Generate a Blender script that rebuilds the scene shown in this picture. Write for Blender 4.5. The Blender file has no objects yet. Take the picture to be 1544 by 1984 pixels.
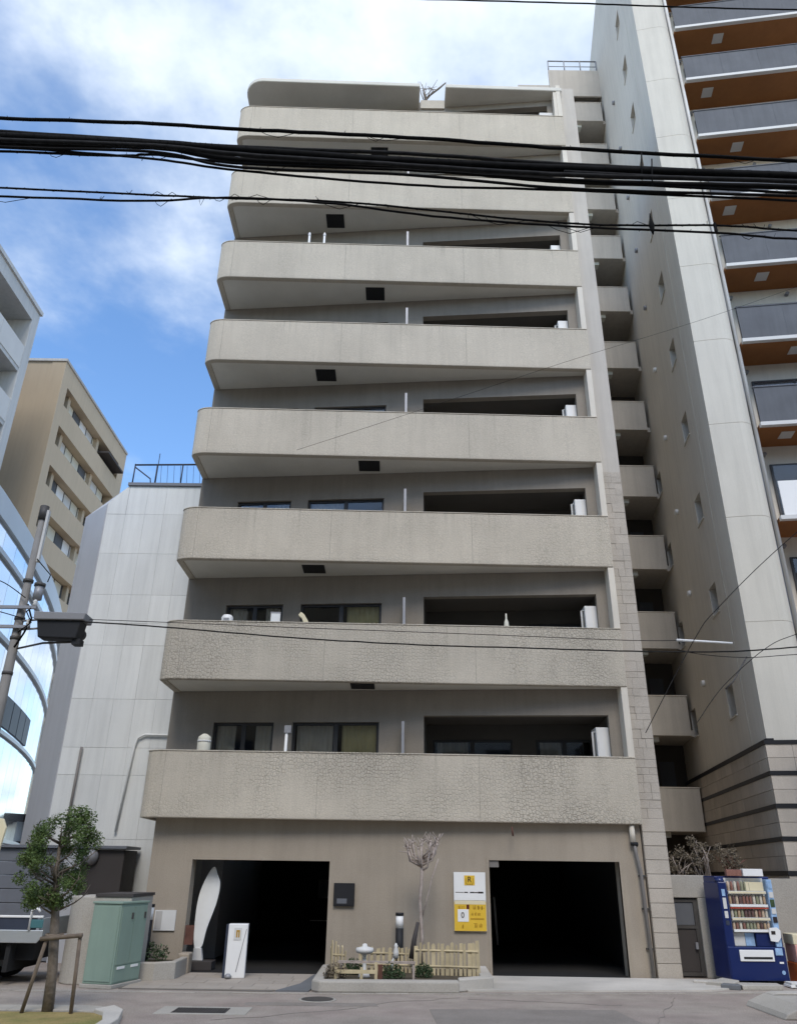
import bpy, bmesh, math, random
from mathutils import Vector, Matrix
R = math.radians
random.seed(7)
S = bpy.context.scene
COL = S.collection

# ------------------------------------------------------------------ camera
F_PX, PITCH, ROLL, EYE = 1499.4, R(25.03), R(0.7706), 1.8
fwd = Vector((0, math.cos(PITCH), math.sin(PITCH)))
up0 = Vector((0, -math.sin(PITCH), math.cos(PITCH)))
rt = Vector((1, 0, 0)) * math.cos(ROLL) + up0 * math.sin(ROLL)
up = up0 * math.cos(ROLL) - Vector((1, 0, 0)) * math.sin(ROLL)
CAM = Vector((0, 0, EYE))
cd = bpy.data.cameras.new('camera'); cam = bpy.data.objects.new('camera', cd); COL.objects.link(cam)
cd.sensor_fit = 'VERTICAL'; cd.sensor_height = 36; cd.sensor_width = 28; cd.lens = F_PX / 1984 * 36
cd.clip_start = 0.1; cd.clip_end = 3000
cam.matrix_world = Matrix(((rt.x, up.x, -fwd.x, CAM.x), (rt.y, up.y, -fwd.y, CAM.y), (rt.z, up.z, -fwd.z, CAM.z), (0, 0, 0, 1)))
S.camera = cam

# ------------------------------------------------------------------ sky, sun, exposure
SUN_EL, SUN_AZ = R(50), R(177)          # azimuth clockwise from +Y: high, behind the camera and to the right
W = bpy.data.worlds.new('World'); S.world = W; W.use_nodes = True
nt = W.node_tree; nt.nodes.clear()
def wn(t, **k):
    n = nt.nodes.new(t)
    for a, b in k.items(): setattr(n, a, b)
    return n
def wl(a, b): nt.links.new(a, b)
def wm(op, a, b=None, c=None):
    n = wn('ShaderNodeMath', operation=op)
    for i, x in enumerate((a, b, c)):
        if x is None: continue
        if isinstance(x, (int, float)): n.inputs[i].default_value = x
        else: wl(x, n.inputs[i])
    return n.outputs[0]
sky = wn('ShaderNodeTexSky', sky_type='NISHITA', sun_disc=False, sun_elevation=SUN_EL, sun_rotation=SUN_AZ)
sky.air_density = 1.0; sky.dust_density = 0.4; sky.ozone_density = 2.5
tc = wn('ShaderNodeTexCoord'); sp = wn('ShaderNodeSeparateXYZ'); wl(tc.outputs['Generated'], sp.inputs[0])
zz = wm('MAXIMUM', wm('ADD', sp.outputs['Z'], 0.18), 0.05)
cb = wn('ShaderNodeCombineXYZ'); wl(wm('DIVIDE', sp.outputs['X'], zz), cb.inputs[0]); wl(wm('DIVIDE', sp.outputs['Y'], zz), cb.inputs[1])
mp = wn('ShaderNodeMapping'); wl(cb.outputs[0], mp.inputs['Vector'])
CLOUD_SEED = (-12.749, 6.457, -2.978)
mp.inputs['Location'].default_value = CLOUD_SEED
n1 = wn('ShaderNodeTexNoise'); n1.inputs['Scale'].default_value = 0.95; n1.inputs['Detail'].default_value = 7; n1.inputs['Roughness'].default_value = 0.56; n1.inputs['Distortion'].default_value = 0.25
wl(mp.outputs[0], n1.inputs['Vector'])
n2 = wn('ShaderNodeTexNoise'); n2.inputs['Scale'].default_value = 3.4; n2.inputs['Detail'].default_value = 6; n2.inputs['Roughness'].default_value = 0.6
wl(mp.outputs[0], n2.inputs['Vector'])
cl = wn('ShaderNodeMapRange', interpolation_type='SMOOTHSTEP'); wl(wm('ADD', n1.outputs['Fac'], wm('MULTIPLY', wm('SUBTRACT', n2.outputs['Fac'], 0.5), 0.28)), cl.inputs['Value'])
cl.inputs['From Min'].default_value = 0.40; cl.inputs['From Max'].default_value = 0.66
cc = wn('ShaderNodeMapRange'); wl(n2.outputs['Fac'], cc.inputs['Value'])
cc.inputs['From Min'].default_value = 0.3; cc.inputs['From Max'].default_value = 0.72; cc.inputs['To Min'].default_value = 0.0; cc.inputs['To Max'].default_value = 1.0
ccol = wn('ShaderNodeMix', data_type='RGBA'); wl(cc.outputs[0], ccol.inputs['Factor'])
ccol.inputs['A'].default_value = (1.9, 2.4, 3.2, 1); ccol.inputs['B'].default_value = (4.3, 4.6, 4.9, 1)
mix = wn('ShaderNodeMix', data_type='RGBA'); wl(wm('MULTIPLY', cl.outputs[0], 0.93), mix.inputs['Factor'])
hs = wn('ShaderNodeHueSaturation'); hs.inputs['Saturation'].default_value = 1.12; hs.inputs['Value'].default_value = 1.0; wl(sky.outputs[0], hs.inputs['Color']); wl(hs.outputs[0], mix.inputs['A']); wl(ccol.outputs['Result'], mix.inputs['B'])
bg = wn('ShaderNodeBackground'); bg.inputs['Strength'].default_value = 0.14; wl(mix.outputs['Result'], bg.inputs['Color'])
out = wn('ShaderNodeOutputWorld'); wl(bg.outputs[0], out.inputs['Surface'])
sl = bpy.data.lights.new('sun', 'SUN'); sl.energy = 1.1; sl.angle = R(26); sl.color = (1.0, 0.945, 0.86)
so = bpy.data.objects.new('sun', sl); COL.objects.link(so)
sdir = Vector((math.sin(SUN_AZ) * math.cos(SUN_EL), math.cos(SUN_AZ) * math.cos(SUN_EL), math.sin(SUN_EL)))
so.rotation_euler = sdir.to_track_quat('Z', 'Y').to_euler(); so.location = sdir * 60
S.view_settings.view_transform = 'Standard'; S.view_settings.look = 'None'; S.view_settings.gamma = 1
S.view_settings.exposure = 1.06; S.view_settings.use_curve_mapping = False
S.render.engine = 'CYCLES'
S.cycles.max_bounces = 8; S.cycles.diffuse_bounces = 5; S.cycles.transparent_max_bounces = 12
S.cycles.use_denoising = True

# ------------------------------------------------------------------ helpers
def ray(u, v): return fwd + rt * ((u - 772) / F_PX) - up * ((v - 992) / F_PX)
def at(u, v, Y):
    d = ray(u, v); return CAM + d * (Y / d.y)
def atz(u, v, Z=0.0):
    d = ray(u, v); return CAM + d * ((Z - EYE) / d.z)
def onplane(u, v, o, n):
    d = ray(u, v); return CAM + d * ((Vector(o) - CAM).dot(n) / d.dot(n))

class MB:
    def __init__(s): s.v = []; s.f = []; s.sm = []
    def add(s, vs, fs, sm=False):
        b = len(s.v); s.v += [tuple(p) for p in vs]; s.f += [tuple(b + i for i in q) for q in fs]; s.sm += [sm] * len(fs); return s
    def box(s, x0, x1, y0, y1, z0, z1):
        return s.add([(x0,y0,z0),(x1,y0,z0),(x1,y1,z0),(x0,y1,z0),(x0,y0,z1),(x1,y0,z1),(x1,y1,z1),(x0,y1,z1)],
                     [(0,3,2,1),(4,5,6,7),(0,1,5,4),(1,2,6,5),(2,3,7,6),(3,0,4,7)])
    def prism(s, poly, z0, z1):                     # poly counter-clockwise from above
        n = len(poly)
        return s.add([(x, y, z0) for x, y in poly] + [(x, y, z1) for x, y in poly],
                     [tuple(range(n - 1, -1, -1)), tuple(range(n, 2 * n))] + [(i, (i + 1) % n, n + (i + 1) % n, n + i) for i in range(n)])
    def extrude(s, poly, y0, y1):                   # poly in x,z ; extruded along y
        n = len(poly)
        return s.add([(x, y0, z) for x, z in poly] + [(x, y1, z) for x, z in poly],
                     [tuple(range(n)), tuple(range(2 * n - 1, n - 1, -1))] + [(i, n + i, n + (i + 1) % n, (i + 1) % n) for i in range(n)])
    def strip(s, outer, inner, z0, z1):             # thin wall between two open polylines of equal length
        n = len(outer); vs = []
        for (a, b), (c, d) in zip(outer, inner): vs += [(a, b, z0), (a, b, z1), (c, d, z1), (c, d, z0)]
        fs = []
        for i in range(n - 1):
            for k in range(4):
                fs.append((4*i + k, 4*(i+1) + k, 4*(i+1) + (k+1) % 4, 4*i + (k+1) % 4))
        fs += [(0, 1, 2, 3), tuple(4*(n-1) + k for k in (3, 2, 1, 0))]
        return s.add(vs, fs)
    def tube(s, pts, r, n=8, cap=True):
        pts = [Vector(p) for p in pts]; m = len(pts)
        rs = r if isinstance(r, (list, tuple)) else [r] * m
        b = []; pv = None
        for i, p in enumerate(pts):
            t = (pts[min(i + 1, m - 1)] - pts[max(i - 1, 0)]).normalized()
            if pv is None: a = t.orthogonal().normalized()
            else:
                a = pv - t * pv.dot(t); a = a.normalized() if a.length > 1e-6 else t.orthogonal().normalized()
            pv = a; c = t.cross(a)
            for k in range(n):
                w = 2 * math.pi * k / n; b.append(p + (a * math.cos(w) + c * math.sin(w)) * rs[i])
        fs = [(i*n + k, i*n + (k+1) % n, (i+1)*n + (k+1) % n, (i+1)*n + k) for i in range(m - 1) for k in range(n)]
        s.add(b, fs, True)
        if cap:
            o = len(s.v) - m * n
            s.f += [tuple(o + k for k in range(n - 1, -1, -1)), tuple(o + (m-1)*n + k for k in range(n))]; s.sm += [False, False]
        return s
    def lathe(s, prof, c=(0, 0, 0), n=16):
        vs = []; m = len(prof)
        for r_, z in prof:
            for k in range(n):
                w = 2 * math.pi * k / n; vs.append((c[0] + r_ * math.cos(w), c[1] + r_ * math.sin(w), c[2] + z))
        fs = [(i*n + k, i*n + (k+1) % n, (i+1)*n + (k+1) % n, (i+1)*n + k) for i in range(m - 1) for k in range(n)]
        s.add(vs, fs, True)
        o = len(s.v) - m * n
        s.f += [tuple(o + k for k in range(n - 1, -1, -1)), tuple(o + (m-1)*n + k for k in range(n))]; s.sm += [False, False]
        return s
    def xf(s, M):
        s.v = [tuple(M @ Vector(p)) for p in s.v]; return s
    def mesh(s, name):
        me = bpy.data.meshes.new(name); me.from_pydata(s.v, [], s.f); me.validate()
        if any(s.sm): me.polygons.foreach_set('use_smooth', s.sm)
        me.update(); return me
    def build(s, name, mat, parent=None, bev=0.0, fix=True):
        me = s.mesh(name)
        if fix:
            bm = bmesh.new(); bm.from_mesh(me); bmesh.ops.recalc_face_normals(bm, faces=bm.faces); bm.to_mesh(me); bm.free()
        return put(name, me, mat, parent, bev)
def put(name, me, mat, parent=None, bev=0.0):
    if mat and not me.materials: me.materials.append(mat)
    o = bpy.data.objects.new(name, me); COL.objects.link(o); o.parent = parent
    if bev:
        b = o.modifiers.new('bevel', 'BEVEL'); b.width = bev; b.segments = 2; b.limit_method = 'ANGLE'; b.angle_limit = R(40)
    return o
def again(src, name=None, loc=None, rot=None, parent=None):
    o = src.copy(); COL.objects.link(o)
    if name: o.name = name
    if parent is not None: o.parent = parent
    if loc is not None: o.location = loc
    if rot is not None: o.rotation_euler = rot
    return o
def empty(name, loc=(0, 0, 0), rz=0):
    o = bpy.data.objects.new(name, None); COL.objects.link(o); o.location = loc; o.rotation_euler.z = rz; o.empty_display_size = 0.3; return o
def tag(o, label=None, cat=None, group=None, kind=None):
    for k, v in (('label', label), ('category', cat), ('group', group), ('kind', kind)):
        if v: o[k] = v
    return o
def T(x, y, z): return Matrix.Translation((x, y, z))
def frame(o, ax):                                   # local x along ax, local y to its left (away from the camera for a facade)
    a = math.atan2(ax[1], ax[0]); return T(o[0], o[1], 0) @ Matrix.Rotation(a, 4, 'Z')
def textmesh(txt, size):
    c = bpy.data.curves.new('lettering', 'FONT'); c.body = txt; c.size = size; c.extrude = 0.003; c.align_x = 'CENTER'; c.align_y = 'CENTER'
    o = bpy.data.objects.new('lettering', c); COL.objects.link(o); bpy.context.view_layer.update()
    me = bpy.data.meshes.new_from_object(o.evaluated_get(bpy.context.evaluated_depsgraph_get()))
    bpy.data.objects.remove(o); me.transform(Matrix.Rotation(R(90), 4, 'X')); me.materials.clear(); return me

# ------------------------------------------------------------------ materials
def material(name, col, rough=0.75, var=0.12, scale=1.2, streak=0.0, speck=0.0, bump=0.0, bscale=40, crack=0.0, crscale=8.0,
             metallic=0.0, spec=0.3, tint=None, hvar=0.0, drip=0.0):
    m = bpy.data.materials.new(name); m.use_nodes = True; t = m.node_tree; nd = t.nodes; lk = t.links
    p = nd['Principled BSDF']; p.inputs['Roughness'].default_value = rough; p.inputs['Metallic'].default_value = metallic
    p.inputs['Specular IOR Level'].default_value = spec
    g = nd.new('ShaderNodeNewGeometry')
    def M(op, a, b):
        n = nd.new('ShaderNodeMath'); n.operation = op
        for i, x in enumerate((a, b)):
            if isinstance(x, (int, float)): n.inputs[i].default_value = x
            else: lk.new(x, n.inputs[i])
        return n.outputs[0]
    def noise(sc, det=4, ro=0.6, vec=None, dist=0):
        n = nd.new('ShaderNodeTexNoise'); n.inputs['Scale'].default_value = sc; n.inputs['Detail'].default_value = det; n.inputs['Roughness'].default_value = ro
        n.inputs['Distortion'].default_value = dist
        lk.new(vec or g.outputs['Position'], n.inputs['Vector']); return n.outputs['Fac']
    def rng(x, a, b, c, d):
        n = nd.new('ShaderNodeMapRange'); lk.new(x, n.inputs[0])
        for i, q in enumerate((a, b, c, d)): n.inputs[i + 1].default_value = q
        return n.outputs[0]
    val = rng(noise(scale, 5), 0.3, 0.7, 1 - var, 1 + var)
    if streak:
        mpn = nd.new('ShaderNodeMapping'); lk.new(g.outputs['Position'], mpn.inputs[0]); mpn.inputs['Scale'].default_value = (5, 5, 0.35)
        val = M('MULTIPLY', val, rng(noise(1.0, 5, 0.65, mpn.outputs[0]), 0.42, 0.75, 1.0, 1 - streak))
    if speck: val = M('MULTIPLY', val, rng(noise(55, 2, 0.7), 0.35, 0.65, 1 - speck, 1 + speck))
    if hvar:
        oi = nd.new('ShaderNodeObjectInfo'); val = M('MULTIPLY', val, rng(oi.outputs['Random'], 0, 1, 1 - hvar, 1 + hvar))
    if drip:
        to = nd.new('ShaderNodeTexCoord'); sx = nd.new('ShaderNodeSeparateXYZ'); lk.new(to.outputs['Object'], sx.inputs[0])
        md = nd.new('ShaderNodeMapping'); lk.new(g.outputs['Position'], md.inputs[0]); md.inputs['Scale'].default_value = (9, 9, 0.12)
        dn_ = rng(noise(1.0, 3, 0.7, md.outputs[0]), 0.56, 0.72, 0.0, 1.0)
        ln_ = rng(noise(0.9, 2), 0.35, 0.65, 0.25, 1.1)
        dd = M('SUBTRACT', drip, sx.outputs['Z'])
        fall = rng(M('DIVIDE', dd, ln_), 0.0, 1.0, 1.0, 0.0)
        foot = rng(sx.outputs['Z'], 0.0, 0.12, 0.14, 0.0)
        val = M('MULTIPLY', val, M('SUBTRACT', 1.0, M('MULTIPLY', M('MULTIPLY', dn_, fall), 0.22)))
        val = M('MULTIPLY', val, M('SUBTRACT', 1.0, M('MULTIPLY', foot, noise(3.5, 3))))
    h = None
    if crack:
        dn = nd.new('ShaderNodeTexNoise'); dn.inputs['Scale'].default_value = 9; lk.new(g.outputs['Position'], dn.inputs['Vector'])
        mx = nd.new('ShaderNodeMix'); mx.data_type = 'VECTOR'; mx.inputs['Factor'].default_value = 0.06
        lk.new(g.outputs['Position'], mx.inputs['A']); lk.new(dn.outputs['Color'], mx.inputs['B'])
        mp2 = nd.new('ShaderNodeMapping'); mp2.inputs['Scale'].default_value = (1.15, 0.2, 0.95); lk.new(mx.outputs['Result'], mp2.inputs[0])
        vo = nd.new('ShaderNodeTexVoronoi'); vo.feature = 'DISTANCE_TO_EDGE'; vo.inputs['Scale'].default_value = crscale; vo.inputs['Randomness'].default_value = 0.75
        lk.new(mp2.outputs[0], vo.inputs['Vector'])
        mask = rng(noise(0.42, 4), 0.38, 0.66, 0.0, 1.0)
        zmask = nd.new('ShaderNodeSeparateXYZ'); lk.new(g.outputs['Position'], zmask.inputs[0])
        mask = M('MULTIPLY', mask, rng(zmask.outputs['Z'], 3.4, 13, 1.0, 0.12))
        line = M('MULTIPLY', rng(vo.outputs['Distance'], 0.0, 0.13, 1.0, 0.0), mask)
        val = M('MULTIPLY', val, M('SUBTRACT', 1.0, M('MULTIPLY', line, crack)))
        h = M('MULTIPLY', line, -2.0)
    cm = nd.new('ShaderNodeMix'); cm.data_type = 'RGBA'; cm.blend_type = 'MULTIPLY'; cm.inputs['Factor'].default_value = 1.0
    base = nd.new('ShaderNodeRGB'); base.outputs[0].default_value = (*col, 1); bo = base.outputs[0]
    if tint:
        tm = nd.new('ShaderNodeMix'); tm.data_type = 'RGBA'; lk.new(rng(noise(scale * 0.45, 3), 0.4, 0.65, 0, 1), tm.inputs['Factor'])
        lk.new(bo, tm.inputs['A']); tm.inputs['B'].default_value = (*tint, 1); bo = tm.outputs['Result']
    lk.new(bo, cm.inputs['A']); cv = nd.new('ShaderNodeCombineColor')
    for i in range(3): lk.new(val, cv.inputs[i])
    lk.new(cv.outputs[0], cm.inputs['B']); lk.new(cm.outputs['Result'], p.inputs['Base Color'])
    if bump or h:
        b = nd.new('ShaderNodeBump'); b.inputs['Distance'].default_value = 0.012; b.inputs['Strength'].default_value = max(bump, 0.4 if h else 0)
        hn = M('MULTIPLY', noise(bscale, 3, 0.6), 0.8)
        if h: hn = M('ADD', hn, h)
        lk.new(hn, b.inputs['Height']); lk.new(b.outputs[0], p.inputs['Normal'])
    return m
def glass(name, tintc=(0.02, 0.025, 0.03), trans=0.55, rough=0.03):
    m = bpy.data.materials.new(name); m.use_nodes = True; t = m.node_tree; nd = t.nodes; lk = t.links; nd.clear()
    o = nd.new('ShaderNodeOutputMaterial'); a = nd.new('ShaderNodeBsdfTransparent'); a.inputs[0].default_value = (trans, trans, trans, 1)
    g = nd.new('ShaderNodeBsdfGlossy'); g.inputs['Roughness'].default_value = rough; g.inputs['Color'].default_value = (0.85, 0.9, 0.95, 1)
    f = nd.new('ShaderNodeFresnel'); f.inputs['IOR'].default_value = 1.5
    x = nd.new('ShaderNodeMixShader'); lk.new(f.outputs[0], x.inputs[0]); lk.new(a.outputs[0], x.inputs[1]); lk.new(g.outputs[0], x.inputs[2]); lk.new(x.outputs[0], o.inputs[0])
    return m
M = {}
def mk(k, *a, **kw): M[k] = material(k, *a, **kw)
mk('parapet', (0.52, 0.462, 0.37), 0.9, 0.09, 0.5, streak=0.09, speck=0.13, bump=0.6, bscale=34, crack=0.46, crscale=15.0, drip=1.345)
mk('soffit', (0.66, 0.63, 0.55), 0.85, 0.07, 0.9, speck=0.05, bump=0.2)
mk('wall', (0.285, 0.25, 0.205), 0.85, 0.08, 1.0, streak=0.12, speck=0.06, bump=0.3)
mk('groundwall', (0.35, 0.297, 0.232), 0.8, 0.08, 0.8, streak=0.11, speck=0.07, bump=0.35, bscale=60)
mk('stone', (0.44, 0.39, 0.325), 0.85, 0.08, 2.0, speck=0.10, bump=0.5, bscale=30, hvar=0.05)
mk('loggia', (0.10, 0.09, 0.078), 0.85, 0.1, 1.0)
mk('joint', (0.16, 0.145, 0.125), 0.9, 0.1)
mk('jointline', (0.33, 0.30, 0.25), 0.9, 0.2, 3)
mk('fin', (0.67, 0.61, 0.51), 0.75, 0.06, 1.5, streak=0.15)
mk('dark', (0.016, 0.016, 0.017), 0.6, 0.1)
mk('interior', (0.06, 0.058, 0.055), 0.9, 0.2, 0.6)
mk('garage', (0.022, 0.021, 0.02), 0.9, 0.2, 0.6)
mk('frame', (0.035, 0.034, 0.034), 0.45, 0.05, spec=0.5)
mk('curtain', (0.66, 0.63, 0.52), 0.9, 0.06, 4)
mk('curtain_yellow', (0.68, 0.62, 0.34), 0.9, 0.06, 4)
mk('white', (0.78, 0.78, 0.75), 0.5, 0.04, 2, streak=0.06, spec=0.4)
mk('whitebox', (0.80, 0.79, 0.76), 0.45, 0.03, 2, spec=0.4)
mk('wingwall', (0.52, 0.475, 0.41), 0.85, 0.06, 0.7, streak=0.14, speck=0.05, bump=0.25)
mk('towerside', (0.68, 0.63, 0.54), 0.8, 0.05, 0.5, streak=0.10, speck=0.03, bump=0.15)
mk('towerfront', (0.60, 0.565, 0.485), 0.7, 0.04, 0.6, streak=0.10, speck=0.03, bump=0.12)
mk('brownsoffit', (0.31, 0.128, 0.04), 0.6, 0.12, 0.8, streak=0.1)
mk('greypanel', (0.125, 0.13, 0.14), 0.7, 0.10, 1.2, streak=0.15, spec=0.15)
mk('palepanel', (0.62, 0.61, 0.58), 0.6, 0.04)
mk('cladding', (0.50, 0.44, 0.365), 0.75, 0.07, 1.5, streak=0.12, speck=0.06, bump=0.2, hvar=0.09)
mk('blackband', (0.018, 0.018, 0.02), 0.5, 0.1)
mk('whitepanel', (0.68, 0.685, 0.655), 0.7, 0.05, 0.6, streak=0.13, speck=0.03, bump=0.12, hvar=0.05)
mk('greyface', (0.46, 0.465, 0.475), 0.7, 0.05, 0.5, streak=0.08)
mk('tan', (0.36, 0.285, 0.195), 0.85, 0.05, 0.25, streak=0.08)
mk('tanlit', (0.53, 0.425, 0.295), 0.85, 0.05, 0.25, streak=0.08)  # lighter copy of tan: light on the side face put into the colour
mk('whiteapt', (0.55, 0.55, 0.53), 0.8, 0.06, 0.4, streak=0.15)
mk('blueband', (0.66, 0.70, 0.71), 0.4, 0.05, 0.6, spec=0.5)
mk('asphalt', (0.33, 0.285, 0.24), 0.9, 0.18, 1.6, speck=0.30, bump=0.5, bscale=70, tint=(0.31, 0.255, 0.22))
mk('roadpatch', (0.25, 0.22, 0.19), 0.9, 0.14, 1.5, speck=0.18, bump=0.5, bscale=70)
mk('edge', (0.34, 0.305, 0.26), 0.9, 0.15, 1.5, speck=0.15, bump=0.4, hvar=0.12)
mk('concrete', (0.40, 0.37, 0.32), 0.85, 0.10, 0.9, speck=0.10, bump=0.4, bscale=50)
mk('paleconcrete', (0.57, 0.53, 0.465), 0.85, 0.10, 0.8, speck=0.07, bump=0.3, tint=(0.42, 0.39, 0.34))
mk('apron', (0.36, 0.315, 0.265), 0.85, 0.08, 1.0, speck=0.09, bump=0.25, hvar=0.05)
mk('slate', (0.15, 0.155, 0.16), 0.8, 0.1, 1.0, speck=0.08, bump=0.3)
mk('iron', (0.06, 0.055, 0.05), 0.6, 0.2, 3, spec=0.5)
mk('wire', (0.010, 0.0095, 0.009), 0.9, 0.3, 5, spec=0.08)
mk('wiregrey', (0.022, 0.021, 0.02), 0.85, 0.4, 6, spec=0.1)
mk('pole', (0.26, 0.245, 0.225), 0.85, 0.12, 2, streak=0.2, bump=0.2)
mk('metalgrey', (0.30, 0.30, 0.31), 0.5, 0.1, 2, metallic=0.3)
mk('signalgrey', (0.24, 0.235, 0.235), 0.5, 0.06)
mk('bark', (0.17, 0.14, 0.11), 0.95, 0.3, 14, bump=0.9, bscale=30)
mk('palebark', (0.37, 0.31, 0.27), 0.9, 0.25, 12, bump=0.8, bscale=30)
mk('timber', (0.20, 0.155, 0.115), 0.85, 0.2, 6, streak=0.3, bump=0.4)
mk('leaf', (0.115, 0.165, 0.048), 0.6, 0.6, 11, spec=0.25, tint=(0.06, 0.10, 0.03))
mk('leafdry', (0.17, 0.14, 0.10), 0.9, 0.4, 9)
mk('shrub', (0.045, 0.075, 0.03), 0.6, 0.4, 14)
mk('fence', (0.52, 0.43, 0.265), 0.85, 0.14, 5, streak=0.25, bump=0.3, hvar=0.12)
mk('greencab', (0.235, 0.315, 0.255), 0.5, 0.05, 1.4, streak=0.10, spec=0.4)
mk('bluemachine', (0.007, 0.018, 0.095), 0.3, 0.06, 1.2, spec=0.5)
mk('blueprint', (0.30, 0.45, 0.65), 0.4, 0.25, 9)
mk('yellow', (0.72, 0.46, 0.045), 0.5, 0.05, 4)
mk('ochre', (0.42, 0.24, 0.02), 0.5, 0.1)
mk('cream', (0.70, 0.62, 0.42), 0.6, 0.05)
mk('redstrip', (0.45, 0.06, 0.03), 0.4, 0.1)
mk('maroon', (0.09, 0.012, 0.01), 0.5, 0.1)
mk('ink', (0.03, 0.022, 0.02), 0.5, 0.1)
mk('orange', (0.60, 0.13, 0.03), 0.5, 0.08)
mk('pink', (0.62, 0.33, 0.28), 0.5, 0.08)
mk('soil', (0.075, 0.06, 0.04), 0.95, 0.3, 8, bump=0.8, bscale=25)
mk('verge', (0.33, 0.25, 0.10), 0.95, 0.18, 3, speck=0.2, bump=0.6, bscale=30, tint=(0.20, 0.19, 0.06))
mk('shutter', (0.175, 0.185, 0.205), 0.5, 0.06, 1, streak=0.08)
mk('darkbrown', (0.055, 0.048, 0.045), 0.7, 0.1)
mk('silver', (0.52, 0.54, 0.54), 0.3, 0.04, 1, metallic=0.55, spec=0.5)
mk('navy', (0.04, 0.048, 0.07), 0.5, 0.2, 1, spec=0.25)
mk('rubber', (0.02, 0.02, 0.02), 0.9, 0.1)
mk('rust', (0.12, 0.055, 0.04), 0.85, 0.25, 6, bump=0.3)
mk('pipe', (0.20, 0.185, 0.17), 0.55, 0.1, 3)
mk('teal', (0.06, 0.16, 0.17), 0.5, 0.1)
mk('distant', (0.24, 0.235, 0.23), 0.85, 0.12, 0.4, streak=0.2)
mk('distantpale', (0.45, 0.43, 0.40), 0.85, 0.10, 0.4, streak=0.2)
for i, c in enumerate([(0.55, 0.42, 0.3), (0.25, 0.12, 0.09), (0.6, 0.55, 0.45), (0.28, 0.28, 0.18), (0.45, 0.32, 0.2), (0.14, 0.08, 0.07)]):
    mk('can%d' % i, c, 0.3, 0.15, 20, spec=0.5)
M['glass'] = glass('window_glass', trans=0.9)
M['glassdark'] = glass('window_glass_dark', trans=0.88)
def skyglass(name, col, r):
    m = material(name, col, r, 0.06, 0.5, metallic=0.9, spec=0.5); return m
M['skyglass'] = skyglass('reflective_glass', (0.74, 0.79, 0.83), 0.08)
def lampmat():
    m = bpy.data.materials.new('lamp_diffuser'); m.use_nodes = True; p = m.node_tree.nodes['Principled BSDF']
    p.inputs['Base Color'].default_value = (0.75, 0.75, 0.66, 1); p.inputs['Roughness'].default_value = 0.4; return m
M['lamp'] = lampmat()

# ================================================================== SETTING: ground
g = MB(); g.add([(-500,-300,0),(500,-300,0),(500,900,0),(-500,900,0)], [(0,1,2,3)])
tag(g.build('road', M['asphalt']), kind='structure')
def sheet(name, pts, z, mat, parent=None, th=0.03):
    o = MB().prism(pts, z - th, z).build(name, mat, parent)
    if parent is None: tag(o, kind='structure')
    return o
# left apron: rows of beige pavers, right apron: pale concrete
ap = sheet('paved_apron', [(-4.55, 15.05), (-2.0, 14.95), (-1.3, 15.9), (-1.3, 17.35), (-4.3, 17.35), (-4.75, 16.6)], 0.012, M['joint'])
pav = {}
def lerp(a, b, t): return a + (b - a) * t
for j in range(6):
    y0 = 15.08 + j * 0.375; y1 = y0 + 0.367
    xl = -4.5 if j < 4 else -4.25; xr = -2.0 + 0.68 * min(1, max(0, (y0 - 14.95) / 0.95))
    xr = -1.36
    off = 0.3 * (j % 2); x = xl
    while x < xr - 0.05:
        x1 = min(x + (0.6 if x > xl else 0.6 - off), xr)
        key = round(x1 - x, 2)
        if key not in pav:
            pav[key] = MB().box(0, key - 0.008, 0, y1 - y0, 0, 0.03).mesh('paver'); 
        o = put('paver', pav[key], M['apron'], ap, 0.0); o.location = (x, y0, -0.012 + random.uniform(0, 0.003))
        x = x1
sheet('slate_ramp', [(-1.93, 14.98), (-1.38, 14.98), (-1.32, 15.6), (-1.32, 17.3), (-1.5, 17.3), (-1.62, 15.9)], 0.022, M['slate'])
sheet('concrete_apron', [(1.28, 15.25), (3.2, 15.42), (5.6, 15.75), (6.3, 16.2), (6.3, 17.3), (1.28, 17.42)], 0.024, M['paleconcrete'])
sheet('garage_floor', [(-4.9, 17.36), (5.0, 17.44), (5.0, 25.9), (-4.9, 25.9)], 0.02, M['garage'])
tk = sheet('road_edge_strip', [(-30, 14.62), (-5.0, 14.62), (-1.4, 14.72), (1.4, 14.9), (6.2, 15.5), (30, 16.0), (30, 16.12), (6.2, 15.62), (1.4, 15.02), (-1.4, 14.84), (-5.0, 14.76), (-30, 14.76)], 0.006, M['edge'])
gl_ = [(-9.0, 14.69), (-5.0, 14.69), (-1.4, 14.78), (1.4, 14.96), (6.2, 15.56), (9.0, 15.64)]
gme = {}
for (xa, ya), (xb, yb) in zip(gl_, gl_[1:]):
    n_ = max(1, round((xb - xa) / 0.6)); L_ = math.hypot(xb - xa, yb - ya) / n_; an = math.atan2(yb - ya, xb - xa)
    for i in range(n_):
        key = round(L_, 3)
        if key not in gme: gme[key] = MB().box(0.004, key - 0.004, -0.055, 0.055, -0.02, 0.012).mesh('gutter_stone')
        o = put('gutter_stone', gme[key], M['edge'], tk, 0.004); o.location = (lerp(xa, xb, i / n_), lerp(ya, yb, i / n_), random.uniform(-0.002, 0.003)); o.rotation_euler.z = an
rq = random.Random(12)
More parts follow.
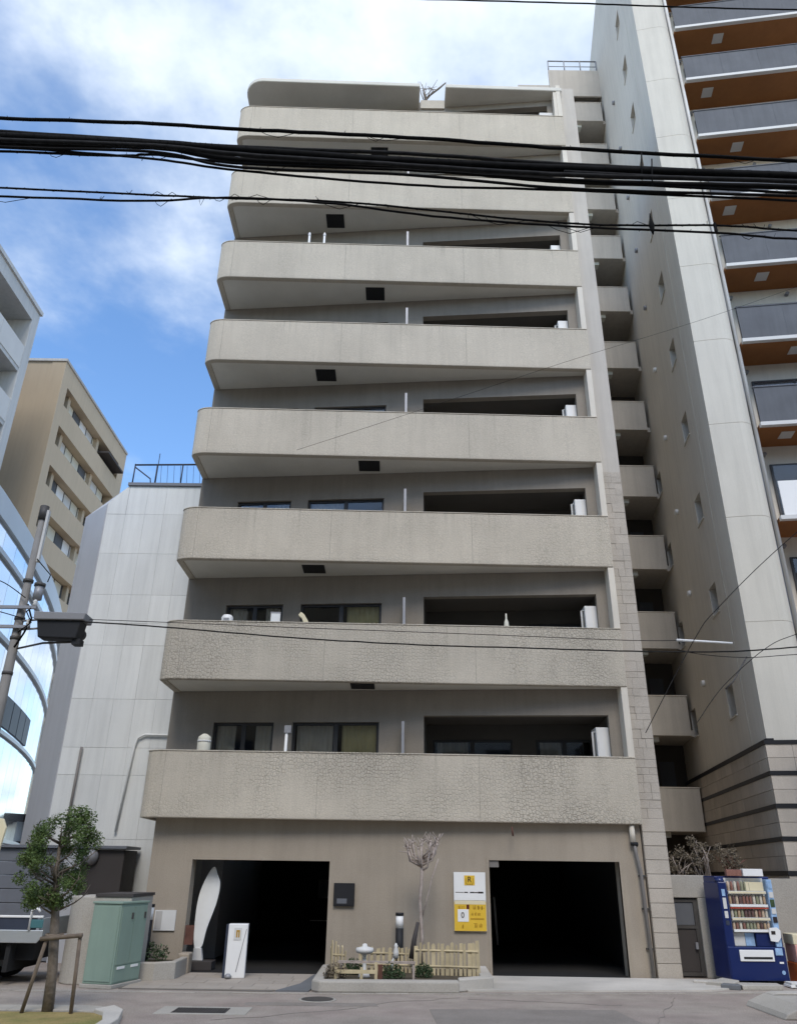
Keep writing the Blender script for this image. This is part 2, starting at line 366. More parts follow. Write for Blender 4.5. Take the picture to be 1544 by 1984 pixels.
for (x, y, dx, dy, n_) in ((-2.4, 12.2, 0.35, 0.16, 14), (1.2, 14.4, 0.30, -0.05, 12), (3.6, 12.4, 0.1, 0.17, 13)):
    pp = [(x, y)]
    for i in range(n_): pp.append((pp[-1][0] + dx * rq.uniform(0.4, 1.3), pp[-1][1] + dy + rq.uniform(-0.09, 0.09)))
    tag(MB().strip([(a, b - 0.012 * rq.uniform(0.4, 1.4)) for a, b in pp], [(a, b + 0.012 * rq.uniform(0.4, 1.4)) for a, b in pp], 0.0, 0.006).build('road_crack', M['roadpatch']), kind='structure')
sheet('road_patch', [(0.6, 12.0), (3.4, 12.1), (3.3, 13.5), (0.55, 13.35)], 0.004, M['roadpatch'])
sheet('road_patch', [(-2.2, 13.5), (-0.2, 13.55), (-0.25, 13.85), (-2.2, 13.8)], 0.004, M['roadpatch'])
# verge with the tree, low left
vg = sheet('verge', [(-14, 9.0), (-3.35, 9.0), (-3.5, 11.6), (-3.95, 12.35), (-14, 12.2)], 0.05, M['verge'], th=0.06)
kpts = [(-14, 12.62), (-5.2, 12.78), (-4.25, 12.82), (-3.85, 12.66), (-3.62, 12.32), (-3.45, 11.6), (-3.3, 9.0)]
kin = [(-14, 12.2), (-5.2, 12.36), (-4.35, 12.4), (-4.0, 12.3), (-3.82, 12.1), (-3.62, 11.5), (-3.48, 9.0)]
for i in range(len(kpts) - 1):
    a, b, c, d = kpts[i], kpts[i + 1], kin[i + 1], kin[i]
    o = MB().prism([d, c, b, a], -0.05, 0.07 if i < 3 else 0.10).build('kerb_stone', M['concrete'] if i < 3 else M['paleconcrete'], vg, 0.012)
# manhole cover, drain grate
mh = MB().lathe([(0.30, 0.0), (0.30, 0.008), (0.255, 0.008)], (-1.16, 14.15, 0.0), 28).build('manhole_cover', M['concrete'])
tag(mh, 'round dark iron manhole cover in the road before the planter', 'manhole cover')
MB().lathe([(0.25, 0.0), (0.25, 0.013)], (-1.16, 14.15, 0.0), 28).build('lid', M['iron'], mh)
gr = MB()
gx0, gx1, gy0, gy1 = -3.08, -2.32, 12.72, 13.16
gr.box(gx0 - 0.22, gx0, gy0 - 0.1, gy1 + 0.12, 0, 0.007).box(gx1, gx1 + 0.3, gy0 - 0.1, gy1 + 0.12, 0, 0.007).box(gx0, gx1, gy0 - 0.1, gy0, 0, 0.007).box(gx0, gx1, gy1, gy1 + 0.12, 0, 0.007)
gr = gr.build('drain_grate', M['concrete']); tag(gr, 'rectangular iron drain grate in a concrete surround in the road', 'grate')
MB().box(gx0, gx1, gy0, gy1, 0.0, 0.003).build('drain_pit', M['dark'], gr)
bar = MB().box(-0.012, 0.012, gy0, gy1, 0.003, 0.012).mesh('grate_bar')
for i in range(19): put('grate_bar', bar, M['iron'], gr).location.x = gx0 + 0.02 + i * 0.04
# concrete kerb ramp at lower right
kr = empty('kerb_ramp', (6.05, 13.4, 0)); tag(kr, 'worn grey concrete kerb ramp block on the road, bottom right', 'kerb ramp')
MB().extrude([(-0.55, 0), (2.2, 0), (2.2, 0.2), (-0.25, 0.17), (-0.5, 0.07)], -0.6, 0.75).build('ramp_block', M['concrete'], kr, 0.02)
MB().extrude([(-0.2, 0.174), (2.2, 0.204), (2.2, 0.225), (-0.1, 0.20)], 0.5, 0.8).build('top_edge', M['paleconcrete'], kr, 0.008)

# ================================================================== MAIN BUILDING
FH, Z0, PH = 2.85, 2.78, 1.32
NB = 8
zf = lambda k: Z0 + FH * k
A = empty('apartment_building', (0, 17.4, 0))
tag(A, 'tall grey-brown concrete apartment building with stacked rounded balconies over two garages', 'apartment building')
A.location = (0, 0, 0)
PL, PR = Vector((-5.22, 17.03)), Vector((5.14, 17.245))
WLp, WRp = Vector((-5.28, 18.5)), Vector((5.06, 17.58))
def parapet_line(off):
    rx, ry = 0.40, 0.24; pts = [(-5.27 + off, 18.49)]
    cx, cy = -5.27 + rx, PL.y + ry
    for i in range(7):
        w = math.pi + (math.pi / 2) * i / 6
        pts.append((cx + (rx - off) * math.cos(w), cy + (ry - off) * math.sin(w)))
    n = 8
    for i in range(1, n + 1):
        t = i / n; pts.append((lerp(cx, PR.x, t), lerp(PL.y, PR.y, t) + off))
    return pts
# parapet outer face follows the rounded plan; lip at the foot
po, pi_ = parapet_line(0), parapet_line(0.16)
par_me = MB().strip(po, pi_, 0, PH).mesh('parapet'); par_me.flip_normals()
slab_poly = [p for p in parapet_line(0.162)] + [(5.02, 17.5), (5.02, 20.6), (-5.08, 20.6), (-5.08, 18.5)]
slab_me = MB().prism(slab_poly, 0.025, 0.20).mesh('slab')
cop_me = MB().strip(parapet_line(-0.012), parapet_line(0.172), PH, PH + 0.025).mesh('coping'); cop_me.flip_normals()
wd = (WRp - WLp); WLEN = wd.length; WF = frame(WLp, wd)
def wallbox(m, s0, s1, t0, t1, z0, z1): return m.add(*_bx(s0, s1, t0, t1, z0, z1))
def _bx(x0, x1, y0, y1, z0, z1):
    b = MB().box(x0, x1, y0, y1, z0, z1); return b.v, b.f
A0, A1, B0, B1, C0, C1, HD, CH = 1.05, 2.48, 2.92, 4.92, 5.94, 10.07, 2.15, 2.29
wm_ = MB()
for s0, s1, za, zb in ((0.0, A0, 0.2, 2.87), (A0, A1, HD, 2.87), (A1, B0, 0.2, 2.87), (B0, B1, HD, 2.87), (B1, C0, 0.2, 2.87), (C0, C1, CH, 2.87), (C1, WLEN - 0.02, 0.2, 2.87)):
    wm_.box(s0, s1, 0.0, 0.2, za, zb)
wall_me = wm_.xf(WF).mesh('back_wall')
rc = MB(); RD = 1.25                                   # recessed loggia on the right
rc.box(C0 - 0.12, C0, 0.2, RD, 0.2, 2.8).box(C1, C1 + 0.12, 0.2, RD, 0.2, 2.8).box(C0 - 0.12, C1 + 0.12, 0.2, RD, CH + 0.004, CH + 0.12)
rc.box(C0, C0 + 0.15, RD, RD + 0.12, 0.2, CH).box(C0 + 2.05, C0 + 2.6, RD, RD + 0.12, 0.2, CH).box(C1 - 0.2, C1, RD, RD + 0.12, 0.2, CH)
rc.box(C0 + 0.15, C0 + 2.05, RD, RD + 0.12, 1.95, CH).box(C0 + 2.6, C1 - 0.2, RD, RD + 0.12, 1.95, CH)
rec_me = rc.xf(WF).mesh('loggia_wall')
def win_meshes(s0, s1, t, z0, z1, fm=0.055):
    fr = MB(); mid = (s0 + s1) / 2
    fr.box(s0, s0 + fm, t, t + 0.07, z0, z1).box(s1 - fm, s1, t, t + 0.07, z0, z1).box(s0 + fm, s1 - fm, t, t + 0.07, z1 - fm, z1).box(s0 + fm, s1 - fm, t, t + 0.07, z0, z0 + 0.06)
    fr.box(mid - 0.05, mid + 0.05, t + 0.01, t + 0.06, z0 + 0.06, z1 - fm)
    g1 = MB().box(s0 + fm, mid - 0.05, t + 0.035, t + 0.041, z0 + 0.06, z1 - fm)
    g2 = MB().box(mid + 0.05, s1 - fm, t + 0.025, t + 0.031, z0 + 0.06, z1 - fm)
    return fr.xf(WF).mesh('window'), g1.xf(WF).mesh('pane'), g2.xf(WF).mesh('pane')
def curtain(s0, s1, t, z0, z1, amp=0.03):
    n = int((s1 - s0) / 0.03); vs = []; fs = []
    for i in range(n + 1):
        s = lerp(s0, s1, i / n); d = t + amp * math.sin(s * 52 + 1.3 * math.sin(s * 9))
        vs += [(s, d, z0), (s, d, z1)]
    for i in range(n): fs.append((2*i, 2*i+2, 2*i+3, 2*i+1))
    b = MB(); b.add(vs, fs, True); return b.xf(WF).mesh('curtain')
WIN = [win_meshes(A0, A1, 0.08, 0.2, HD), win_meshes(B0, B1, 0.08, 0.2, HD), win_meshes(C0 + 0.15, C0 + 2.05, RD + 0.03, 0.2, 1.95), win_meshes(C0 + 2.6, C1 - 0.2, RD + 0.03, 0.2, 1.95)]
CUR = [curtain(A0 + 0.06, A0 + 0.5, 0.205, 0.24, HD), curtain(A1 - 0.45, A1 - 0.05, 0.205, 0.24, HD), curtain(B0 + 0.08, B0 + 0.92, 0.205, 0.24, HD), curtain(B1 - 0.88, B1 - 0.08, 0.205, 0.24, HD),
       curtain(C0 + 0.25, C0 + 1.0, RD + 0.175, 0.24, 1.95), curtain(C0 + 2.7, C0 + 3.2, RD + 0.175, 0.24, 1.95)]
fin_me = MB().box(5.0, 5.145, 17.262, 17.62, 0.0, FH).mesh('end_fin')
part_me = MB().box(0.145, 0.175, 17.32, 17.99, 0.2, 2.0).mesh('partition_board')
pfr_me = MB().box(0.13, 0.19, 17.29, 17.32, 0.2, 2.04).box(0.13, 0.19, 17.32, 17.98, 2.0, 2.04).mesh('board_frame')
hatch_me = MB().box(-0.27, 0.27, -0.27, 0.27, -0.016, 0.0).mesh('escape_hatch')
HX = {1: (-0.76, 17.63), 2: (-2.04, 17.7), 3: (-0.77, 17.66), 4: (-2.04, 17.72), 5: (-0.76, 17.7), 6: (-2.05, 17.74), 7: (-0.76, 17.7)}
jx_me = {}
for x in (-4.84, -1.62, 1.78):
    yl = lerp(PL.y, PR.y, (x + 4.87) / (PR.x + 4.87)); jx_me[x] = MB().box(x - 0.005, x + 0.005, yl - 0.0025, yl + 0.02, 0.03, PH - 0.003).mesh('joint_strip')
drip_me = MB().box(-4.6, 4.95, 17.30, 17.318, 0.0, 0.025).mesh('drip_groove')
for k in range(NB):
    z = zf(k)
    p = put('parapet', par_me, M['parapet'], A, 0.02); p.location.z = z
    q = put('coping', cop_me, M['parapet'], p, 0.006)
    for me_ in jx_me.values(): put('joint_strip', me_, M['jointline'], p)
    s = put('slab', slab_me, M['soffit'], p)
    if k in HX:
        h = put('escape_hatch', hatch_me, M['dark'], p); h.location = (HX[k][0], HX[k][1], 0.024)
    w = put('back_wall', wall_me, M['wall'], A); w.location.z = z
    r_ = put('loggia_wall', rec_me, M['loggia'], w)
    f_ = put('end_fin', fin_me, M['fin'], A, 0.01); f_.location.z = z
    if k < 7:
        b_ = put('partition_board', part_me, M['palepanel'], A); b_.location.z = z
        put('board_frame', pfr_me, M['metalgrey'], b_)
    for i, (fr, g1, g2) in enumerate(WIN):
        o = put('window', fr, M['frame'], A); o.location.z = z
        put('pane', g1, M['glass' if i < 2 else 'glassdark'], o); put('pane', g2, M['glass' if i < 2 else 'glassdark'], o)
        for j in ((0, 1), (2, 3), (4,), (5,))[i]:
            if (k * 7 + j * 3) % 5 == 3 and k > 0: continue
            put('curtain', CUR[j], M['curtain'] if not (j == 3 and k == 0) else None, o) if not (j == 3) else put('curtain', CUR[j], M['curtain_yellow'], o)
# enclosing walls and core
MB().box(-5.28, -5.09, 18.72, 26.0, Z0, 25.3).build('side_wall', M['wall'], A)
MB().box(-5.09, 5.0, 20.61, 26.0, Z0 + 0.2, 25.3).build('core_wall', M['interior'], A)
# ground floor wall with two garage openings
gw = MB()
GL0, GL1, GR0, GR1, GHL, GHR, GY = -4.12, -1.31, 1.95, 4.62, 2.01, 2.07, 17.42
ZT = Z0 + 0.02
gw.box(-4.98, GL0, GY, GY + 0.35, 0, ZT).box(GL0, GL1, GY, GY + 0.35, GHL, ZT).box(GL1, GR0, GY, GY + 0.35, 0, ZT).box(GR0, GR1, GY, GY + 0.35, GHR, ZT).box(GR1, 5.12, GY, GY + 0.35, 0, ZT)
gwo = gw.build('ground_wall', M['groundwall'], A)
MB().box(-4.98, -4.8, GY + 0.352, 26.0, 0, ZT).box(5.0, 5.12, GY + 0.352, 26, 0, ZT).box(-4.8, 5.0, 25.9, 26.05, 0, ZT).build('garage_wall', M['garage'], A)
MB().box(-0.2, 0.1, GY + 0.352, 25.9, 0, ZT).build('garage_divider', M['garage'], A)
MB().box(GL0 - 0.0, GL0 + 0.22, 17.1, GY - 0.004, 0.0, 0.36).build('jamb_plinth', M['groundwall'], A, 0.03)
jm = MB()
for x in (GR0 - 0.05, GR1): jm.box(x, x + 0.05, GY - 0.012, GY + 0.1, 0, GHR)
jm.box(GR0 - 0.05, GR1 + 0.05, GY - 0.012, GY + 0.1, GHR, GHR + 0.05); jm.build('garage_trim', M['groundwall'], A)
MB().box(GR0 + 0.01, GR0 + 0.2, GY + 0.02, GY + 0.2, GHR - 0.13, GHR - 0.004).build('shutter_box', M['pipe'], A)
# parked-car sign plate and tubes deep in the garages
MB().box(-2.35, -1.35 + 0.0, 24.7, 24.74, 0.55, 0.58).build('wall_rail', M['palepanel'], A)
MB().box(-2.25, -1.7, 25.86, 25.89, 1.1, 1.6).build('notice_board', M['distant'], A)
MB().tube([(2.55, 21.5, 0.25), (2.5, 21.5, 1.3)], 0.03, 8).build('garage_post', M['palepanel'], A)
# stone pier on the right
PX0, PX1, PY = 5.15, 5.62, 17.40
pier = MB().box(PX0, PX1, PY, 26.0, 0, 25.6).build('pier', M['wingwall'], A)
z = 0.0; first = {}
while z < 2.75:
    h = 0.262
    if 'c' not in first: first['c'] = MB().box(PX0 + 0.004, PX1 + 0.012, PY - 0.035, PY + 0.2, 0.006, h).mesh('stone_block')
    o = put('stone_block', first['c'], M['stone'], pier, 0.008); o.location.z = z; o.location.y = random.uniform(-0.006, 0.004); z += h + 0.002
rs = random.Random(3); var = []
for i in range(14):
    var.append(MB().box(0, 1, -0.03, 0.1, 0, 1).mesh('stone_block'))
while z < 11.0:
    h = rs.choice((0.17, 0.2, 0.24, 0.14)); x = PX0 + 0.006
    cuts = [PX0 + 0.006, PX0 + rs.choice((0.16, 0.22, 0.3)), PX1 + 0.006] if rs.random() < 0.7 else [PX0 + 0.006, PX0 + 0.14, PX0 + 0.3, PX1 + 0.006]
    for a, b in zip(cuts, cuts[1:]):
        o = put('stone_block', rs.choice(var), M['stone'], pier)
        o.location = (a, PY + rs.uniform(-0.004, 0.010) + max(0, (z - 6) * 0.004), z + 0.004); o.scale = (b - a - 0.005, 1, h - 0.005)
    z += h
# downpipe with elbow
dp = MB(); dp.tube([(4.95, 17.34, 2.42), (4.97, 17.34, 2.2), (5.02, 17.33, 1.9), (5.06, 17.34, 0.02)], 0.034, 10)
dpo = dp.build('downpipe', M['pipe'], A)
MB().tube([(4.93, 17.335, 2.76), (4.93, 17.335, 2.44)], 0.055, 12).build('pipe_head', M['fin'], dpo)
MB().tube([(4.88, 17.335, 2.42), (5.02, 17.335, 2.40)], 0.045, 10).build('pipe_joint', M['dark'], dpo)
for zc in (0.5, 1.2, 1.8): MB().box(4.98, 5.12, 17.37, 17.415, zc, zc + 0.03).build('pipe_clip', M['iron'], dpo)
MB().tube([(2.42, 17.2, 2.70), (2.44, 17.2, 2.52)], 0.018, 8).build('spout', M['rust'], A)
# roof canopy in two parts, slot between
RZ = 25.28
def canopy(x0, x1, ldr, lead):
    pts = []
    ln = lambda x: lerp(PL.y, PR.y, (x - PL.x) / (PR.x - PL.x))
    if ldr:
        r_ = 0.6; cx, cy = x0 + r_, ln(x0) + r_
        for i in range(7):
            w = math.pi + math.pi / 2 * i / 6; pts.append((cx + r_ * math.cos(w), cy + r_ * math.sin(w)))
    else: pts.append((x0, ln(x0)))
    pts += [(x1, ln(x1)), (x1, 20.5), (x0, 20.5)]
    return pts
c1 = MB().prism(canopy(-5.24, 0.52, True, 0), RZ, RZ + 0.17).build('roof_canopy', M['soffit'], A, 0.03)
c2 = MB().prism(canopy(1.36, 5.2, False, 0), RZ, RZ + 0.17).build('roof_canopy', M['soffit'], A, 0.03)
MB().box(-5.2, 5.1, 18.7, 20.5, RZ - 0.004, RZ + 0.18).build('roof_slab', M['soffit'], A)
MB().box(-5.1, 5.0, 20.502, 26, 25.3, 25.5).build('roof_slab', M['soffit'], A)
# planting box in the slot on the roof
MB().box(0.54, 1.34, 17.5, 18.6, 24.0, 25.02).build('roof_planter', M['wall'], A, 0.01)
MB().box(0.55, 1.33, 17.44, 17.5, 24.62, 25.0).build('planter_panel', M['parapet'], A)
MB().box(4.9, 5.13, 17.28, 17.5, 24.1, 25.27).build('roof_post', M['fin'], A)
MB().box(4.45, 4.88, 17.5, 18.2, 24.1, 24.55).build('roof_cupboard', M['palepanel'], A)
# ---- rear corridor wing
WX0, WX1, WY = 7.15, 9.62, 25.7
wg = MB()
wg.box(5.62, 8.05, WY, WY + 0.3, 0, 37.2)
wg.box(8.05, 11.5, WY + 1.9, 34, 0, 37.2).box(5.62, 8.05, WY + 0.3, 34, 0, 37.2)
wgo = wg.build('wing_wall', M['wingwall'], A)
cp_me = MB().box(8.02, 9.5, WY - 0.22, WY - 0.06, 0, 1.26).mesh('corridor_parapet')
cr_me = MB().box(8.06, 9.9, WY - 0.06, WY + 1.9, 0.0, 0.2).box(9.36, 9.499, WY - 0.06, WY + 1.2, 0.2, 1.25).mesh('corridor_slab')
cbm_me = MB().box(8.052, 8.66, WY + 0.02, WY + 0.4, -0.32, 0.0).mesh('corridor_beam')
cd_me = MB().box(8.15, 8.75, WY + 1.80, WY + 1.838, 0.2, 2.2).mesh('corridor_door')
cdw_me = MB().box(9.0, 9.5, WY + 1.80, WY + 1.838, 0.9, 2.3).mesh('corridor_window')
cl_me = MB().box(8.12, 8.5, WY + 0.0, WY + 0.3, -0.16, -0.004).mesh('corridor_lamp')
cc_me = MB().box(8.0, 9.52, WY - 0.235, WY - 0.05, 1.262, 1.29).mesh('corridor_coping')
for k in range(12):
    z = 3.06 + FH * k
    o = put('corridor_parapet', cp_me, M['wingwall'], A, 0.012); o.location.z = z
    put('corridor_slab', cr_me, M['wingwall'], o); put('corridor_lamp', cl_me, M['lamp'], o); put('corridor_coping', cc_me, M['fin'], o)
    d = put('corridor_door', cd_me, M['navy'] if k % 2 else M['frame'], A); d.location.z = z
    d = put('corridor_window', cdw_me, M['greypanel'], A); d.location.z = z
MB().box(8.06, 9.9, WY + 1.84, WY + 1.88, 0, 37.2).build('corridor_back', M['loggia'], A)
MB().box(8.06, 11.5, WY + 0.0, WY + 1.9, 36.9, 37.2).build('corridor_ceiling', M['wingwall'], A)
MB().box(7.15, 9.9, WY - 0.1, WY - 0.002, 36.3, 38.2).build('wing_crown', M['wingwall'], A, 0.02)
rl = MB(); zt = 39.0
rl.tube([(7.2, WY, zt), (9.6, WY, zt)], 0.035, 6); rl.tube([(7.2, WY, 38.6), (9.6, WY, 38.6)], 0.02, 6)
for i in range(4): rl.tube([(7.2 + i * 0.8, WY, 38.2), (7.2 + i * 0.8, WY, zt)], 0.03, 6)
rl.build('roof_railing', M['metalgrey'], A)

# ---- low wall, gate and ledge between the building and the tower
lw = empty('side_gate_wall', (5.66, 17.6, 0)); tag(lw, 'low grey concrete wall with a dark narrow gate beside the garage', 'wall')
MB().box(0.0, 0.75, 0.05, 0.3, 1.42, 1.84).box(0.55, 0.95, 0.05, 0.3, 0, 1.42).build('wall_block', M['concrete'], lw, 0.015)
MB().box(-0.03, 0.0, 0.05, 0.3, 0, 1.84).build('wall_end', M['concrete'], lw)
gt = MB().box(0.02, 0.08, 0.1, 0.16, 0.03, 1.40).box(0.46, 0.54, 0.1, 0.16, 0.03, 1.40).box(0.08, 0.46, 0.1, 0.16, 1.34, 1.40).box(0.08, 0.46, 0.1, 0.16, 0.86, 0.92).box(0.08, 0.46, 0.1, 0.16, 0.03, 0.1).build('gate_frame', M['iron'], lw)
MB().box(0.085, 0.455, 0.12, 0.135, 0.925, 1.335).build('gate_panel', M['greypanel'], gt)
MB().box(0.085, 0.455, 0.12, 0.135, 0.105, 0.855).build('gate_panel', M['darkbrown'], gt)
MB().box(0.4, 0.45, 0.06, 0.1, 0.5, 0.62).build('gate_handle', M['metalgrey'], gt)
MB().box(0.0, 2.9, 0.35, 0.6, 0.0, 1.80).build('ledge', M['concrete'], lw)
MB().box(0.0, 0.55, 0.3, 0.345, 0.0, 1.40).build('gate_backing', M['dark'], lw)

# ================================================================== RIGHT TOWER
TO = Vector((8.62, 18.5)); e2 = Vector((0.1415, 0.99)).normalized(); e1 = Vector((e2.y, -e2.x)); TF = frame(TO, e1)
TW = empty('apartment_tower'); tag(TW, 'pale high-rise tower with rounded corner column and brown-soffited balconies, right edge', 'tower')
TB, TT = 4.70, 41.0
SB = 10.5
def tb(m): return m.xf(TF)
# side wall with square recessed windows
slots = [(2.38, z) for z in [6.1 + 2.83 * i for i in range(12)]] + [(6.95, z) for z in (6.3, 9.2, 12.05, 14.9)]
cols = sorted(set(s for s, _ in slots))
sw = MB(); hw, hh = 0.36, 0.42
def sidepatch(b0, b1, z0, z1): sw.box(0.0, 0.3, b0, b1, z0, z1)
edges = [0.0]
for c in cols: edges += [c - hw, c + hw]
edges.append(SB)
for i in range(0, len(edges) - 1):
    b0, b1 = edges[i], edges[i + 1]
    if i % 2 == 0: sidepatch(b0, b1, TB, TT)
    else:
        c = cols[i // 2]; zz_ = sorted(z for s, z in slots if s == c); cur = TB
        for z in zz_: sidepatch(b0, b1, cur, z - hh); cur = z + hh
        sidepatch(b0, b1, cur, TT)
tb(sw).build('side_wall', M['towerside'], TW)
nb = tb(MB().box(0, 0.03, -hw - 0.0, hw, -hh, -hh + 0.03)).mesh('window_sill')
for s, z in slots:
    o = tb(MB().box(0.27, 0.295, s - hw, s + hw, z - hh, z + hh)).build('window', M['frame'], TW)
    tb(MB().box(0.255, 0.269, s - hw + 0.05, s + hw - 0.05, z - hh + 0.05, z + hh - 0.05)).build('pane', M['dark'], o)
    tb(MB().box(-0.03, 0.2, s - hw - 0.03, s + hw + 0.03, z - hh - 0.04, z - hh)).build('sill', M['towerfront'], o)
for i in range(10):
    z = 7.1 + 2.86 * i
    b = 4.9
    tb(MB().tube([(0.02, b, z + 0.02), (-0.10, b, z + 0.02)], [0.10, 0.09], 10)).build('vent_hood', M['whitebox'] if i < 5 else M['metalgrey'], TW)
# vertical joint line on side, front column with rounded right corner
tb(MB().box(-0.008, 0.0, 1.18, 1.21, TB, TT)).build('joint_strip', M['towerfront'], TW)
cw = 1.22
prof = [(0.0, 0.0)]
prof = [(0.302, 0.002), (0.302, -0.0)]
poly = [(-0.004, 0.0), (-0.004, -0.02), (0.62, -0.06)]
for i in range(7):
    w = -math.pi / 2 + (math.pi / 2) * i / 6; poly.append((cw - 0.42 + 0.42 * math.cos(w), 0.36 + 0.42 * math.sin(w)))
poly += [(cw, 2.0), (0.304, 2.0), (0.304, 0.0)]
zc = TB
while zc < TT:
    z1 = min(zc + 2.85, TT)
    tb(MB().prism(poly, zc + 0.006, z1 - 0.006)).build('column_panel', M['towerfront'], TW)
    zc += 2.85
tb(MB().prism([(x * 0.985 + 0.008, y * 0.98 + 0.01) for x, y in poly], TB, TT)).build('column_core', M['towerside'], TW)
tb(MB().tube([(cw + 0.07, 0.25, TB), (cw + 0.07, 0.25, TT)], 0.055, 8)).build('drainpipe', M['palepanel'], TW)
tb(MB().box(cw + 0.01, cw + 0.14, 0.40, 0.55, TB, TT)).build('pipe_cover', M['metalgrey'], TW)
BL = 9.0
for k in range(-1, 11):
    z = 10.28 + FH * k
    s = tb(MB().box(cw + 0.15, BL, 0.0, 0.14, z + 0.01, z + 0.13)).build('slab_edge', M['palepanel'], TW, 0.008)
    tb(MB().box(cw + 0.15, BL, 0.141, 1.25, z, z + 0.12)).build('soffit', M['brownsoffit'], s)
    lx = cw + 0.45 + (0.9, 0.35, 1.15, 0.7, 0.2)[k % 5]
    tb(MB().box(lx, lx + 0.36, 0.4, 0.78, z - 0.014, z)).build('ceiling_panel', M['palepanel'], s)
    if k >= 1:
        pn = None
        for i in range(6):
            x0 = cw + 0.18 + i * 1.28
            q = tb(MB().box(x0, x0 + 1.276, 0.05, 0.08, z + 0.132, z + 1.28)).build('balcony_panel', M['greypanel'], TW)
        tb(MB().box(cw + 0.15, BL, 0.03, 0.10, z + 1.28, z + 1.315)).build('handrail', M['greypanel'], TW)
    elif k == 0:
        for i in range(6):
            x0 = cw + 0.18 + i * 1.28
            tb(MB().box(x0 + 0.1, x0 + 1.27, 0.05, 0.08, z + 0.152, z + 1.15)).build('balcony_panel', M['whitebox'], TW)
    tb(MB().box(cw, BL, 1.25, 1.45, z - FH + 0.14, z + 0.14)).build('back_wall', M['towerside'], TW)
    w = tb(MB().box(cw + 0.6, cw + 3.0, 1.2, 1.25, z + 0.15, z + 2.25)).build('balcony_window', M['frame'], TW)
    for a in (0, 1):
        tb(MB().box(cw + 0.66 + a * 1.17, cw + 1.77 + a * 1.17, 1.185, 1.199, z + 0.2, z + 2.2)).build('pane', M['glassdark'], w)
    for a in (0.2, 1.9): tb(MB().tube([(cw + a + 0.3, 1.24, z - 0.28), (cw + a + 0.3, 1.12, z - 0.28)], 0.06, 8)).build('wall_vent', M['metalgrey'], TW)
# stone-clad base with black bands
BO = 0.08
base = tb(MB().box(0.05, BL, 0.05, SB, 0, TB)).build('base_wall', M['joint'], TW)
bz = [4.70, 4.02, 3.32, 2.64, 1.95, 1.27, 0.60]
tl = {}
def tile(face, a0, a1, z0, z1):
    w, h = round(a1 - a0, 3), round(z1 - z0, 3); key = (face, w, h)
    if key not in tl:
        if face == 's': tl[key] = MB().box(-BO + 0.01, 0.05, 0.004, w - 0.004, 0.004, h - 0.004).mesh('cladding_tile')
        else: tl[key] = MB().box(0.004, w - 0.004, -BO + 0.01, 0.05, 0.004, h - 0.004).mesh('cladding_tile')
    o = put('cladding_tile', tl[key], M['cladding'], base)
    p = Vector((0, a0, z0)) if face == 's' else Vector((a0, 0, z0))
    o.matrix_world = TF @ T(p.x + (random.uniform(-0.004, 0.004) if face == 's' else 0), p.y, p.z)
for bi, zt in enumerate(bz):
    zb = bz[bi + 1] if bi + 1 < len(bz) else 0.0
    tb(MB().box(-BO - 0.01, BL, -BO - 0.01, 0.05, zt - 0.09, zt)).build('black_band', M['blackband'], TW)
    tb(MB().box(-BO - 0.01, 0.05, 0.052, SB, zt - 0.09, zt)).build('black_band', M['blackband'], TW)
    rows = 2; hgt = (zt - 0.09 - zb) / rows
    for r_ in range(rows):
        za = zb + r_ * hgt
        b = 0.06
        while b < SB - 0.1: tile('s', b, min(b + 0.62, SB), za, za + hgt); b += 0.62
        a = -BO + 0.01
        while a < 2.6: tile('f', a, a + 0.58, za, za + hgt); a += 0.58
tb(MB().box(-0.02, 0.32, -0.03, SB, TB, TB + 0.05)).build('base_coping', M['blackband'], TW)

# ================================================================== WHITE PANELLED BUILDING (left)
WBd = empty('white_panelled_building'); tag(WBd, 'windowless white panelled building with grey chamfered corner behind the left balconies', 'building')
bx0, bx1, by, bt = -8.30, -4.0, 20.0, 11.85
MB().prism([(-8.26, 20.02), (-4.0, 20.02), (-4.0, 28), (-9.6, 28), (-9.2, 20.95)], 0, bt - 0.6).build('core', M['greyface'], WBd)
MB().prism([(-8.302, 19.98), (-8.25, 20.01), (-9.2, 20.95), (-9.25, 20.9)], 0, bt - 0.6).build('chamfer_wall', M['greyface'], WBd)
MB().add([(-8.302,19.98,bt-.6),(-8.25,20.05,bt-.6),(-9.2,20.95,bt-.6),(-9.25,20.9,bt-.6),(-7.75,19.98,bt),(-7.7,20.1,bt),(-8.3,20.95,bt-.02),(-8.4,20.9,bt-.02)],
         [(0,3,2,1),(4,5,6,7),(0,1,5,4),(1,2,6,5),(2,3,7,6),(3,0,4,7)]).build('sloped_shoulder', M['greyface'], WBd)
seam_z = [0, 1.3, 2.45, 3.9, 4.55, 5.75, 7.15, 7.75, 8.55, 9.75, 10.95, bt]
xs = [-8.28, -7.74, -7.2, -6.66, -6.12, -5.58, -5.04, -4.5]
for i in range(len(seam_z) - 1):
    for j in range(len(xs) - 1):
        a, b, z0, z1 = xs[j], xs[j + 1], seam_z[i], seam_z[i + 1]
        if i == len(seam_z) - 2 and j == 0:
            o = MB().extrude([(a, z0), (b - 0.005, z0), (b - 0.005, z1), (-7.76, z1), (a, z1 - 0.55)], 19.98, 20.02).build('wall_panel', M['whitepanel'], WBd)
        else:
            o = MB().box(a + 0.002, b - 0.002, 19.985 + random.uniform(-0.002, 0.002), 20.02, z0 + 0.003, z1 - 0.003).build('wall_panel', M['whitepanel'], WBd)
MB().box(-7.8, -4.0, 19.93, 20.3, bt, bt + 0.09).build('roof_edge', M['shutter'], WBd)
rl = MB(); ra, rb = -7.75, -5.4
